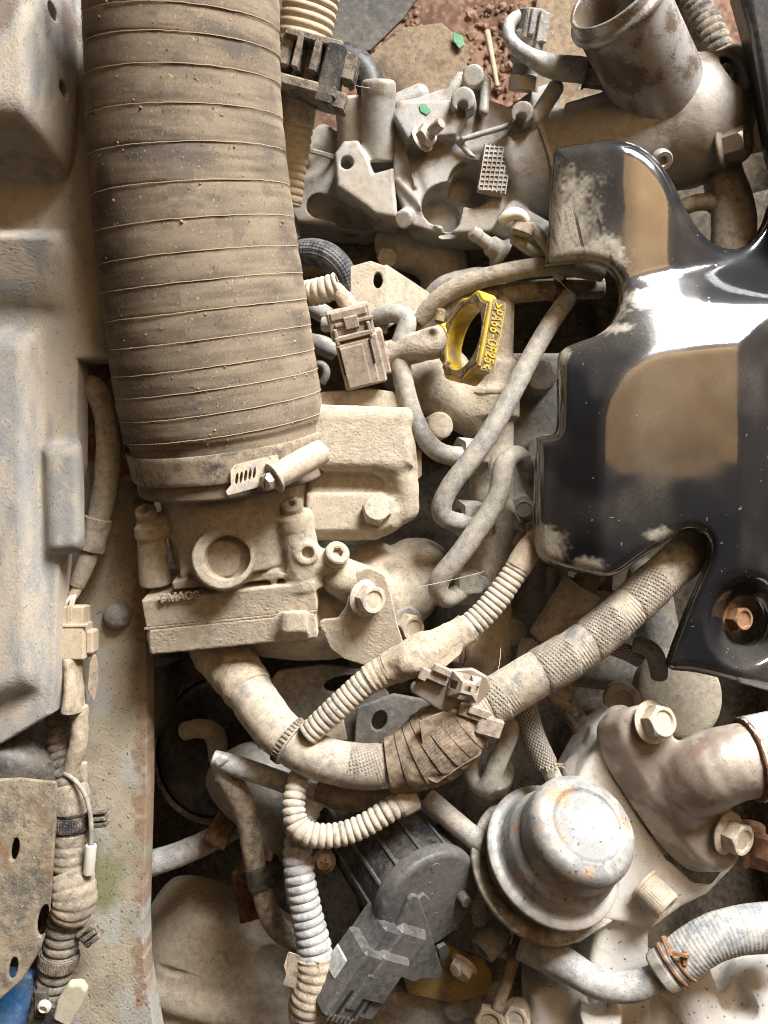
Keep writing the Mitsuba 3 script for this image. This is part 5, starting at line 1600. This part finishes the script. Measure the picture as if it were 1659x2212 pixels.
# things below and left of the cover
GS = 'insulating sleeves under the black cover'
t = thing('insulating_sleeve', 'tilted grey insulating sleeve under the lower left corner of the black cover', 'sleeve', GS)
add('sleeve', tube([(1258, 1268, -170, 44), (1225, 1320, -180, 45), (1182, 1385, -190, 43)], hollow=(34, 40, 0), disp=(1, 30, 3)), 'connector_dust', t)
add('frayed_wire', tube([(1290, 1230, -190, 24), (1262, 1262, -185, 26), (1240, 1300, -185, 24)], disp=(5, 9, 3)), 'cast_brown', t)
t = thing('insulating_sleeve', 'second grey insulating sleeve to the right of the tilted one, half hidden by the harness', 'sleeve', GS)
add('sleeve', tube([(1296, 1276, -215, 38), (1290, 1330, -215, 38), (1280, 1400, -220, 38)], hollow=(28, 40, 0)), 'connector_dust', t)
add('frayed_wire', tube([(1300, 1235, -220, 24), (1296, 1290, -220, 24)], disp=(5, 9, 3)), 'cast_brown', t)
solo('plug_terminal', cat(rbox(P(1132, 1142, -150), [24, 8, 16], frame([.2, 0, 1], [.5, 1, 0]), 3), rbox(P(1122, 1160, -150), [6, 20, 14], frame([.2, 0, 1], [.5, 1, 0]), 3), rbox(P(1152, 1150, -140), [18, 20, 16], None, 4), rbox(P(1148, 1206, -150), [10, 8, 10], None, 3)), 'connector_dust', 'small dusty plug at the edge of the black cover where the slim conduit ends', 'plug')
solo('pale_post', tube([(1196, 1225, -250, 14), (1194, 1280, -270, 14)]), 'cast_grey', 'thin grey post below the cover corner', 'post')
t = thing('braided_line', 'grey braided line with frayed end leading into the rusty can', 'hose')
add('braid', tube([(1148, 1390, -190, 26), (1136, 1450, -165, 26), (1136, 1520, -145, 25), (1152, 1590, -135, 26), (1178, 1650, -130, 26)], n=36), 'braid', t)
add('rubber_end', tube([(1176, 1640, -130, 19), (1196, 1682, -130, 19), (1212, 1720, -140, 19)]), 'pipe_dust', t)
fr_ = []
rg = np.random.default_rng(6)
for i in range(26):
    a = rg.uniform(0, 2 * np.pi)
    o = P(1180, 1652, -130)
    d1 = np.array([math.cos(a) * .8, -.5 + .3 * math.sin(a), math.sin(a)])
    p0 = o + np.array([math.cos(a) * 22, 4, math.sin(a) * 22])
    fr_.append(tube([(*p0, 2.0), (*(p0 + d1 * 7 + rg.normal(0, 2, 3)), 2.0), (*(p0 + d1 * 13 + rg.normal(0, 4, 3)), 1.6)], n=6, world=True, disp=None, cap=.5))
add('frayed_end', join(*fr_), 'loom_dust', t)

# ---------------------------------------------------------------- lower right: EGR housing, flange pipe, can
t = thing('exhaust_valve_housing', 'bleached white cast housing with bolted joint at lower right', 'valve housing')
f = U(22, sd_prism([(1228, 1722), (1262, 1660), (1300, 1600), (1350, 1560), (1420, 1680), (1520, 1830), (1585, 1880), (1530, 1935), (1470, 1965), (1410, 2010), (1300, 1990), (1240, 1850)], -300, -104, 14), sd_prism([(1300, 1950), (1402, 1960), (1412, 2260), (1262, 2260), (1275, 2080)], -300, -130, 20),
      sd_cap(P(1310, 1590, -180), P(1340, 1560, -180), 40), sd_cap(P(1290, 1700, -180), P(1240, 1670, -190), 30))
lo, hi = bounds((1190, 1530, -90), (1640, 2270, -310), (1190, 2270, -90), (1640, 1530, -310))
add('casting', sdf_mesh(f, lo, hi, 5.5, 1.3, 14, 16), 'cast_white', t)
for x, y in ((1340, 1642), (1440, 1846)):
    add('cast_ring', lathe([(17, -2), (20, -2), (20, 2), (17, 2)], P(x + 10, y, -103), [0, 0, 1], 1), 'cast_white', t)
add('gasket', plate([(1478 + (x - 1478) * 1.004 - 43, 1700 + (y - 1700) * 1.004 + 31, -96) for x, y in ((1340, 1574), (1352, 1540), (1382, 1522), (1420, 1526), (1448, 1552), (1470, 1610), (1540, 1700), (1590, 1752), (1612, 1800), (1604, 1848), (1580, 1880), (1540, 1876), (1480, 1820), (1410, 1720), (1360, 1640))], 9, 1.5, 16), 'gasket_dark', t)
t = thing('exhaust_pipe_flange', 'heat tinted brown exhaust elbow with two bolt flange and ribbed bellows at the right edge', 'exhaust pipe')
fp = [(1340, 1574), (1352, 1540), (1382, 1522), (1420, 1526), (1448, 1552), (1470, 1610), (1540, 1700), (1590, 1752), (1612, 1800), (1604, 1848), (1580, 1880), (1540, 1876), (1480, 1820), (1410, 1720), (1360, 1640)]
f = U(24, sd_prism(catmull(fp, 4), -100, -34, 10, None, (.62, .45)), sd_line([(1480, 1700, -70, 74), (1520, 1672, -30, 82), (1570, 1652, -10, 80), (1625, 1640, -10, 78)]))
lo, hi = bounds((1320, 1500, 70), (1660, 1900, -110), (1320, 1900, 70), (1660, 1500, -110))
add('elbow', sdf_mesh(f, lo, hi, 4.5, 1.2, 15, 14), 'heat_steel', t)
add('bellows', tube([(1622, 1640, -10, 90), (1680, 1630, -10, 92), (1760, 1620, -10, 92)], rib=(11, 4, .7), n=60), 'cast_white', t)
add('weld_bead', lathe([(74, -6), (88, -5), (91, 0), (88, 5), (74, 6)], P(1620, 1640, -10), [1, .15, 0], 3, 60, disp=(2, 8, 2)), 'rust', t)
for x, y, dd in ((1408, 1560, [.35, .25, .9]), (1572, 1800, [.5, -.08, .86])):
    add('bolt', put(hex_bolt(37, 34, 47, 9), P(x, y, -36), frame(dd, [.3, 1, 0])), 'bolt_dust', t)

t = thing('vacuum_can', 'domed galvanised vacuum can with rust specks at lower right', 'vacuum can')
dc = unit([.28, .66, .70])
oc2 = P(1196, 1846, -100)
add('dome', lathe([(152, -6), (158, 0), (157, 8), (142, 11), (136, 18), (132, 62), (122, 82), (119, 92), (123, 104), (121, 148), (110, 170), (82, 178), (74, 171), (0, 169)], oc2, dc, 11, 96, disp=(.9, 40, 3), dense=4), 'galvanised', t)
add('lower_shell', lathe([(0, -78), (120, -78), (140, -66), (146, -10), (152, -6)], oc2, dc, 8, 80), 'cast_brown', t)
add('rim', lathe([(146, -7), (159, -8), (163, -2), (162, 5), (155, 8.5)], oc2, dc, 4, 96), 'galvanised', t)
Rv = frame(dc, [1, 0, 0])
arm_e = (P(1440, 1888, -110) - oc2) @ Rv
arm_e = arm_e[:2]
pol = Point(0, 0).buffer(172, quad_segs=24).union(Polygon([arm_e + [0, 0], *[arm_e * .3 + s_ * np.array([-arm_e[1], arm_e[0]]) / np.linalg.norm(arm_e) * 130 for s_ in (1, -1)]]).buffer(22)).buffer(-20).buffer(20)
pol = pol.difference(shapely.affinity.translate(Point(0, 0).buffer(8), *arm_e))
add('carrier', put(bevel_extrude(pol, 16, 5), oc2 - dc * 84, Rv), 'galv_dirty', t)
bo = P(1392, 1912, -95)
add('socket_screw', put(socket_bolt(36, 66, 16, True), bo, frame([.62, -.52, .6])), 'bolt_dust', t)
add('washer', lathe([(0, -4), (40, -4), (40, 3), (0, 3)], bo, [.62, -.52, .6], 2), 'bolt_dust', t)

t = thing('coolant_return', 'grey steel pipe joined to a ribbed rubber hose by a rusty spring clip', 'pipe')
add('steel_pipe', tube([(1468, 2072, -40, 25), (1432, 2104, -44, 28), (1390, 2126, -52, 30), (1335, 2134, -64, 31), (1280, 2120, -82, 32), (1240, 2096, -98, 34), (1190, 2066, -130, 38), (1130, 2034, -160, 38)], disp=(.9, 20, 3), n=36), 'conduit_blue', t)
pr2 = Path([(1426, 2104, -42, 44), (1470, 2072, -36, 46), (1515, 2040, -30, 47), (1570, 2016, -26, 48), (1630, 2006, -24, 50), (1740, 2004, -24, 52)])
add('rubber_hose', tube(None, path=pr2, hollow=(31, 14, 0), disp=(1.5, 26, 3), rib=(9, .7, 1), n=40), 'conduit_blue', t)
s = pr2.near(1462, 2078)
c, xx, yy, tt, rr = pr2.at(s)
add('spring_clip', join(*[lathe([(rr - 2, a), (rr + 4, a), (rr + 4, a + 7), (rr - 2, a + 7), (rr - 2, a)], c, tt, 2) for a in (-14, 6)]), 'rust_clip', t)
add('clip_tang', cat(rbox(P(1440, 2044, 20), [5, 20, 3], frame([0, .3, 1], [-.3, 1, 0]), 1), rbox(P(1468, 2062, 18), [22, 4, 3], frame([0, 0, 1], [.2, 1, 0]), 1), rbox(P(1480, 2070, 12), [5, 16, 3], None, 1)), 'rust_clip', t)
add('end_band', tube(None, path=pr2, s0=2, s1=20, grow=2, hollow=(30, 4, 0)), 'pipe_dust', t)

f = U(30, sd_prism([(1150, 2160), (1230, 2110), (1330, 2100), (1440, 2120), (1500, 2150), (1560, 2150), (1610, 2108), (1760, 2080), (1760, 2330), (1150, 2330)], -330, -150, 26), sd_cyl(P(1305, 2195, -190), P(1296, 2192, -80), 46, rd=8), sd_cyl(P(1625, 2200, -170), P(1618, 2200, -78), 56, rd=8), sd_cap(P(1480, 2110, -160), P(1520, 2220, -140), 60), sd_cap(P(1640, 2140, -150), P(1740, 2120, -130), 70))
f = SUB(5, f, boss(1296, 2192, -140, -40, 30), boss(1618, 2200, -140, -40, 36))
lo, hi = bounds((1140, 2050, -60), (1780, 2340, -340), (1140, 2340, -60), (1780, 2050, -340))
solo('exhaust_manifold', sdf_mesh(f, lo, hi, 6, 1.2, 16, 16), 'cast_white', 'white bleached cast manifold with two open bosses in the bottom right corner', 'manifold')
t = thing('round_cover', 'shadowed brown round cast cover between the black cover and the exhaust elbow', 'cover')
add('drum', lathe([(0, -60), (118, -60), (122, -10), (108, 6), (0, 12)], P(1475, 1500, -370), [.2, .2, .95], 14, 64, disp=(1.5, 30, 2)), 'cast_dust', t)
add('side_boss', lathe([(0, -60), (46, -60), (46, 0), (26, 2), (24, -14), (0, -14)], P(1345, 1515, -300), [-.2, .1, .95], 6), 'cast_dust', t)
solo('rusty_union', cat(put(hex_bolt(42, 44, 50, 14), P(1612, 1830, -150), frame([.8, -.1, .5])), put(hex_bolt(40, 60, 0, 0, False), P(1590, 1800, -190), frame([.8, -.1, .5]))), 'rust', 'rusty brown hexagon union behind the exhaust flange bolt', 'union')

# ---------------------------------------------------------------- bottom middle: motor and its neighbours
t = thing('actuator_motor', 'black plastic actuator motor with round face and ribbed barrel at bottom centre', 'motor')
dm = unit([.46, -.30, .84])
om = P(930, 1951, -100)
Rm = frame(dm, [.3, 1, 0])
add('barrel', lathe([(0, -330), (124, -330), (127, -24), (0, -22)], om, dm, 8, 72), 'plastic_black', t)
for a in np.radians([60, 88, 118, 146, 172, 200, 230]):
    rb_ = om + Rm @ np.array([math.cos(a) * 127, math.sin(a) * 127, -180])
    add('barrel_rib', rbox(rb_, [5, 4, 150], Rm @ np.array([[math.cos(a), -math.sin(a), 0], [math.sin(a), math.cos(a), 0], [0, 0, 1]]), 1.5), 'plastic_motor', t)
add('end_cap', lathe([(0, -40), (129, -40), (134, -30), (134, -4), (125, 4), (0, 7)], om, dm, 7, 90), 'plastic_motor', t)


def onface(x, y, h=0):
    dirn = np.array([(x - CX) / D, (CY - y) / D, -1.0])
    o = np.array([0, 0, D])
    tt_ = ((om + dm * h - o) @ dm) / (dirn @ dm)
    return o + dirn * tt_


arm = np.array([(onface(x, y) - om) @ Rm for x, y in ((874, 1934), (884, 1924), (896, 1926), (912, 1968), (930, 2026), (948, 2086), (946, 2104), (926, 2106), (905, 2103), (884, 2112), (858, 2100), (838, 2060), (836, 2010), (858, 1975))])[:, :2]
add('raised_arm', put(bevel_extrude(round_poly(arm, 8), 14, 4), om + dm * 3, Rm), 'plastic_motor', t)
add('lug', put(bevel_extrude(round_poly(np.array([(onface(x, y) - om) @ Rm for x, y in ((893, 1934), (910, 1922), (924, 1936), (916, 1962), (903, 1962))])[:, :2], 5), 12, 3), om + dm * 3, Rm), 'plastic_motor', t)
add('lug', put(bevel_extrude(round_poly(np.array([(onface(x, y) - om) @ Rm for x, y in ((938, 2040), (956, 2030), (966, 2046), (956, 2066), (944, 2062))])[:, :2], 4), 12, 3), om + dm * 3, Rm), 'plastic_motor', t)
for x, y, r, h in ((996, 1934, 15, 26), (940, 1875, 13, 2), (983, 2003, 10, 2), (885, 2040, 12, 13.5), (928, 1907, 4, 3), (932, 1932, 4, 3), (935, 1962, 4, 3), (942, 1972, 4, 3)):
    add('stud', lathe([(0, 0), (r, 0), (r * .92, h), (0, h)], onface(x, y, 4), dm, 2, 24), 'plastic_motor', t)
q = frame(dm, [.58, .70, .1])
add('plug_socket', cat(rbox(P(812, 2052, -88), [66, 84, 46], q, 8), rbox(P(862, 2026, -88), [52, 46, 34], q, 14)), 'plastic_motor', t)
t = thing('motor_plug', 'grey black wiring plug latched onto the black actuator motor', 'plug')
qo = P(790, 2098, -66)
lq = lambda x, y, z: qo + q @ np.array([x, y, z])
add('shell', rbox(lq(-30, -14, 0), [52, 84, 44], q, 7), 'plastic_motor', t)
add('hood', rbox(lq(14, 18, 12), [46, 58, 36], q, 8), 'plastic_motor', t)
add('rail', rbox(lq(44, -46, 6), [22, 40, 34], q, 5), 'plastic_motor', t)
add('latch', rbox(lq(-26, -20, 45), [14, 44, 4], q, 2), 'plastic_motor', t)
add('latch', rbox(lq(40, -14, 40), [16, 14, 6], q, 3), 'plastic_motor', t)
add('recess_shade', cat(rbox(lq(-2, -50, 44.5), [5, 34, 1.2], q, .4), rbox(lq(-52, -50, 44.5), [5, 30, 1.2], q, .4), rbox(lq(24, -36, 42), [3, 28, 1.2], q, .4)), 'shade_slab', t)  # thin black plates paint the darkness of recesses onto the shell
for i in range(6):
    add('pin_slot', rbox(lq(-66 + 13 * i, -92, 46), [2.2, 8, 2], q, .6), 'plastic_motor', t)
add('seal', rbox(P(736, 2080, -40), [18, 30, 30], q, 8), 'conduit_blue', t)
solo('cross_screw', put(hex_bolt(22, 1, 0, 0, False) + revolve([(0, 0), (20, 0), (18, 8), (0, 13)]) - m3.Manifold.cube([22, 5, 12], True).translate([0, 0, 12]) - m3.Manifold.cube([5, 22, 12], True).translate([0, 0, 12]), P(700, 1862, -200), frame([.1, 0, 1], [.3, 1, 0])), 'rust_clip', 'orange stained cross head screw between the ribbed conduit and the motor', 'screw')
solo('screw_post', tube([(698, 1850, -290, 26), (700, 1862, -210, 26)], disp=(1, 14, 2)), 'cast_brown', 'brown stained post that carries the cross head screw', 'post')

# Y hose, clip and stay on the left of the conduit
t = thing('vent_hose', 'grey rubber vent hose with flattened folded end at lower left of the harness', 'hose')
add('upper_leg', tube([(462, 1638, -150, 17), (500, 1652, -152, 22), (560, 1672, -160, 22), (640, 1700, -175, 22), (750, 1736, -215, 22)], disp=(1.2, 26, 3)), 'conduit_blue', t)
add('fold', sdf_mesh(U(12, sd_hull(Z(-120, (455, 1640), (480, 1622), (500, 1640), (465, 1670)), Z(-185, (455, 1650), (480, 1630), (520, 1650), (470, 1690)), 14), sd_cap(P(478, 1665, -168), P(505, 1700, -182), 20, 26)), *bounds((440, 1600, -100), (560, 1740, -215), (440, 1740, -100), (560, 1600, -215)), h=3.5), 'conduit_blue', t)
add('lower_leg', tube([(480, 1670, -175, 24), (510, 1712, -185, 27), (534, 1770, -195, 25), (546, 1840, -200, 23), (560, 1900, -200, 22), (578, 1965, -195, 23), (605, 2010, -190, 24), (650, 2034, -190, 22), (690, 2040, -195, 20)], disp=(1.2, 26, 3)), 'rubber', t)
pv = P(560, 1893, -200)
k_ = add('clip_ring', lathe([(24, -26), (31, -26), (31, 26), (24, 26), (24, -26)], pv, [.2, -.97, 0], 3), 'plastic_black', t)
add('clip_ear', cat(rbox(P(595, 1890, -198), [22, 26, 16], None, 4), rbox(P(606, 1890, -180), [4, 24, 6], None, 1)), 'plastic_black', k_)
solo('hose_stay', plate([(606, 1780), (622, 1840), (628, 1935), (652, 1958), (648, 1972), (618, 1952), (612, 1900), (600, 1850), (560, 1820), (556, 1770)], 12, 2.5, 3, zfun=lambda x, y: -222), 'cast_grey', 'bent grey sheet metal stay beside the vent hose clip', 'stay')
f = sd_hull(Z(-262, (450, 1650), (560, 1630), (640, 1700), (640, 1760), (560, 1790), (480, 1730)), Z(-380, (395, 1700), (430, 1640), (560, 1560), (720, 1640), (720, 1790), (560, 1850), (440, 1800)), 60)
f = SUB(4, f, sd_box(P(560, 1700, -420), [400, 300, 60], rd=2))
lo, hi = bounds((380, 1540, -240), (740, 1870, -390), (380, 1870, -240), (740, 1540, -390))
solo('heat_shield', sdf_mesh(f, lo, hi, 5, 2.2, 17, 30), 'cast_grey', 'grey domed sheet metal heat shield with ragged rusty edge behind the vent hose', 'heat shield')
rg = np.random.default_rng(9)
f = U(14, sd_box(P(560, 1840, -330), [34, 74, 20], frame([.2, .1, 1], [.3, 1, 0]), 8), sd_box(P(540, 1930, -330), [36, 62, 24], frame([.1, .1, 1], [-.2, 1, 0]), 8), sd_box(P(480, 1790, -360), [30, 46, 18], frame([.1, .3, 1], [.5, 1, 0]), 8))
lo, hi = bounds((420, 1720, -290), (640, 2010, -400), (420, 2010, -290), (640, 1720, -400))
solo('rusty_bracket', sdf_mesh(f, lo, hi, 4.5, 5, 21, 26), 'rust', 'flaking rusty bracket under the grey heat shield', 'bracket')
f = U(30, sd_hull(Z(-420, (420, 1960), (560, 2000), (640, 2080), (640, 2330), (320, 2330), (330, 2060)), Z(-640, (260, 2000), (360, 1860), (500, 1880), (700, 2000), (720, 2400), (260, 2400)), 60), sd_line([(300, 2130, -470, 26), (400, 2170, -425, 26), (520, 2196, -408, 26), (660, 2200, -420, 26)]))
f = SUB(6, f, sd_line([(330, 2090, -440, 9), (430, 2120, -405, 9), (540, 2150, -396, 9), (660, 2150, -400, 9)]), sd_ell(P(600, 2090, -400), [70, 60, 60]))
lo, hi = bounds((260, 1840, -370), (740, 2380, -640), (260, 2380, -370), (740, 1840, -640))
solo('bell_housing', sdf_mesh(f, lo, hi, 6, 1.6, 18, 20), 'cast_dust', 'shadowed beige cast bell housing at the bottom left of the engine', 'bell housing')
solo('drain_pipe', tube([(250, 1890, -330, 27), (320, 1868, -330, 27), (380, 1848, -345, 26), (440, 1822, -400, 25), (500, 1790, -500, 25)], disp=(1.5, 20, 3)), 'conduit_blue', 'grey pipe with peeling coat reaching over from the chassis rail', 'pipe')
t = thing('brake_servo', 'dark round brake servo in the shadow beside the chassis rail', 'servo')
add('drum', lathe([(0, -120), (196, -120), (200, -20), (170, 20), (90, 40), (0, 44)], P(470, 1610, -560), [-.25, .3, .9], 20, 80), 'plastic_black', t)
add('rim_band', lathe([(196, -30), (214, -26), (214, -8), (196, -4)], P(470, 1610, -560), [-.25, .3, .9], 4, 80), 'loom_dark', t)
add('outlet_stub', tube([(400, 1580, -470, 20), (430, 1574, -450, 20), (455, 1580, -440, 22), (470, 1640, -460, 20)], disp=(1.5, 16, 3)), 'cast_dust', t)
solo('grey_reservoir', sdf_mesh(sd_hull(Z(-480, (300, 1440), (360, 1440), (352, 1540), (312, 1600)), Z(-600, (280, 1420), (400, 1420), (380, 1560), (290, 1640)), 16), *bounds((270, 1400, -460), (410, 1660, -610), (270, 1660, -460), (410, 1400, -610)), h=7), 'plastic_motor', 'dark grey plastic reservoir in the gap right of the chassis rail', 'reservoir')

# plates behind the harness
t = thing('slotted_plate', 'dark grey steel plate with a slot and a round hole behind the harness', 'plate')
add('upper_plate', plate([(600, 1450), (700, 1436), (800, 1450), (840, 1500), (860, 1640), (560, 1640), (560, 1500)], 16, 4, 10, holes=[(742, 1478, 44, 18, 10)], zfun=lambda x, y: -300 - .1 * (y - 1500)), 'cast_grey', t)
add('ear', plate([(770, 1530), (850, 1500), (960, 1520), (960, 1680), (760, 1680)], 20, 5, 14, holes=[(819, 1558, 16, 22, -20)], zfun=lambda x, y: -268), 'cast_grey', t)
add('tab', plate([(690, 1560), (740, 1548), (750, 1600), (700, 1612)], 10, 3, 5, zfun=lambda x, y: -190), 'cast_dust', t)
solo('tape_wrapped_loom', tube([(690, 1700, -190, 30), (760, 1720, -180, 32), (830, 1700, -175, 32), (900, 1690, -180, 30)], disp=(4, 34, 3)), 'cast_brown', 'brown tape wrapped loom in the shadow under the cloth taped harness', 'wiring loom')
solo('motor_lead', tube([(960, 1770, -230, 16), (1000, 1830, -200, 18), (1020, 1880, -190, 20), (1030, 1940, -190, 17), (1036, 1990, -200, 16)], rib=(14, 3, .6)), 'conduit_pale', 'slim taped lead running down right of the black motor', 'wiring loom')
solo('injector_body', lathe([(0, -90), (50, -90), (52, 0), (46, 4), (46, 30), (56, 34), (56, 80), (40, 90), (0, 90)], P(1052, 1700, -260), [.05, .75, .66], 5, 48), 'pipe_dust', 'grey ringed injector body below the hooked steel pipe', 'injector')
t = thing('drain_union', 'open grey tube end with threaded bolt and nut left of the control rod', 'pipe union')
add('tube_end', tube([(1080, 2010, -220, 30), (1062, 2030, -200, 32), (1042, 2052, -185, 31)], hollow=(21, 30, 1)), 'pipe_dust', t)
add('nut', put(hex_bolt(30, 22, 34, 8, False), P(1004, 2082, -215), frame([-.5, -.5, .6])), 'bolt_dust', t)
add('thread', tube([(1002, 2084, -210, 15), (984, 2096, -190, 15)], rib=(5, 2, 1)), 'bolt_dust', t)
add('side_fitting', tube([(1080, 2050, -220, 15), (1110, 2062, -200, 16)], hollow=(9, 10, 1)), 'pipe_dust', t)
t = thing('control_rod', 'long dull brown control rod with eye end below the rusty can', 'rod')
add('rod', tube([(1130, 1990, -200, 12), (1104, 2090, -170, 13), (1074, 2180, -150, 13)], n=16, disp=(.6, 14, 2)), 'cast_brown', t)
add('eye', put(hex_bolt(36, 30, 0, 0), P(1058, 2200, -165), frame([-.15, .1, 1])), 'cast_brown', t)
solo('flange_nut', put(hex_bolt(32, 26, 42, 8), P(1122, 2196, -190), frame([-.4, .2, .9])), 'bolt_dust', 'grey flange nut right of the control rod eye', 'nut')
solo('yellow_plate', plate([(860, 2060), (960, 2040), (1040, 2070), (1066, 2110), (1050, 2150), (980, 2168), (880, 2150)], 12, 4, 20, zfun=lambda x, y: -262), 'yellow_dull', 'stained dull yellow plate under the black motor', 'plate')
f = U(20, sd_prism([(700, 2170), (880, 2130), (1060, 2150), (1180, 2120), (1260, 2150), (1260, 2400), (700, 2400)], -460, -300, 20), boss(985, 2185, -400, -280, 26), boss(1080, 2150, -400, -280, 30))
lo, hi = bounds((690, 2100, -260), (1270, 2420, -470), (690, 2420, -260), (1270, 2100, -470))
solo('timing_case', sdf_mesh(f, lo, hi, 7, 1.4, 19, 20), 'cast_grey', 'grey cast timing case along the bottom edge', 'timing case')

# cobweb strands and fibres caught on the parts
rg = np.random.default_rng(23)
for a, b, w_ in (((905, 1268, -60), (1045, 1235, -110), 'beside the support bracket bolt'), ((1010, 1180, -100), (960, 1300, -130), 'hanging from the lowest injection pipe'), ((1082, 1400, -60), (1065, 1480, -30), 'above the harness push clip'), ((1350, 1760, -30), (1255, 1830, -10), 'between the domed can and the exhaust flange'), ((1215, 500, -100), (1185, 560, -120), 'at the dusty upper flap of the black cover'), ((1195, 595, -120), (1240, 640, -150), 'across the spring clip hose'), ((745, 178, -150), (800, 190, -160), 'between the black clip block and the pump post')):
    m_ = [(a[k] + b[k]) / 2 + rg.normal(0, 4) for k in range(3)]
    solo('cobweb_strand', tube([(*a, .55), (*m_, .5), (*b, .55)], n=6, disp=None, cap=.2), 'pale_wire', 'fine pale cobweb strand ' + w_, 'cobweb', 'cobweb strands between the engine parts')

t = thing('braided_stub', 'short braided stub with pale elbow in the dark gap under the harness and cover', 'hose')
add('braid', tube([(1318, 1398, -240, 17), (1350, 1408, -230, 18), (1380, 1425, -235, 17)], n=24), 'braid', t)
add('elbow', tube([(1372, 1392, -215, 17), (1398, 1400, -205, 19), (1420, 1430, -220, 20), (1424, 1460, -240, 18)], disp=(1.5, 14, 3)), 'cast_grey', t)
solo('dark_hose', tube([(1180, 1480, -300, 20), (1230, 1530, -290, 22), (1262, 1600, -300, 22), (1250, 1680, -320, 20)], disp=(1, 20, 3)), 'rubber', 'dark rubber hose in the gap between the braided line and the exhaust housing', 'hose')
solo('bracket_strip', plate([(1206, 1400, -330), (1232, 1396, -330), (1240, 1560, -330), (1214, 1566, -330)], 10, 3, 5), 'cast_grey', 'narrow dark steel strip in the gap below the insulating sleeves', 'strip')
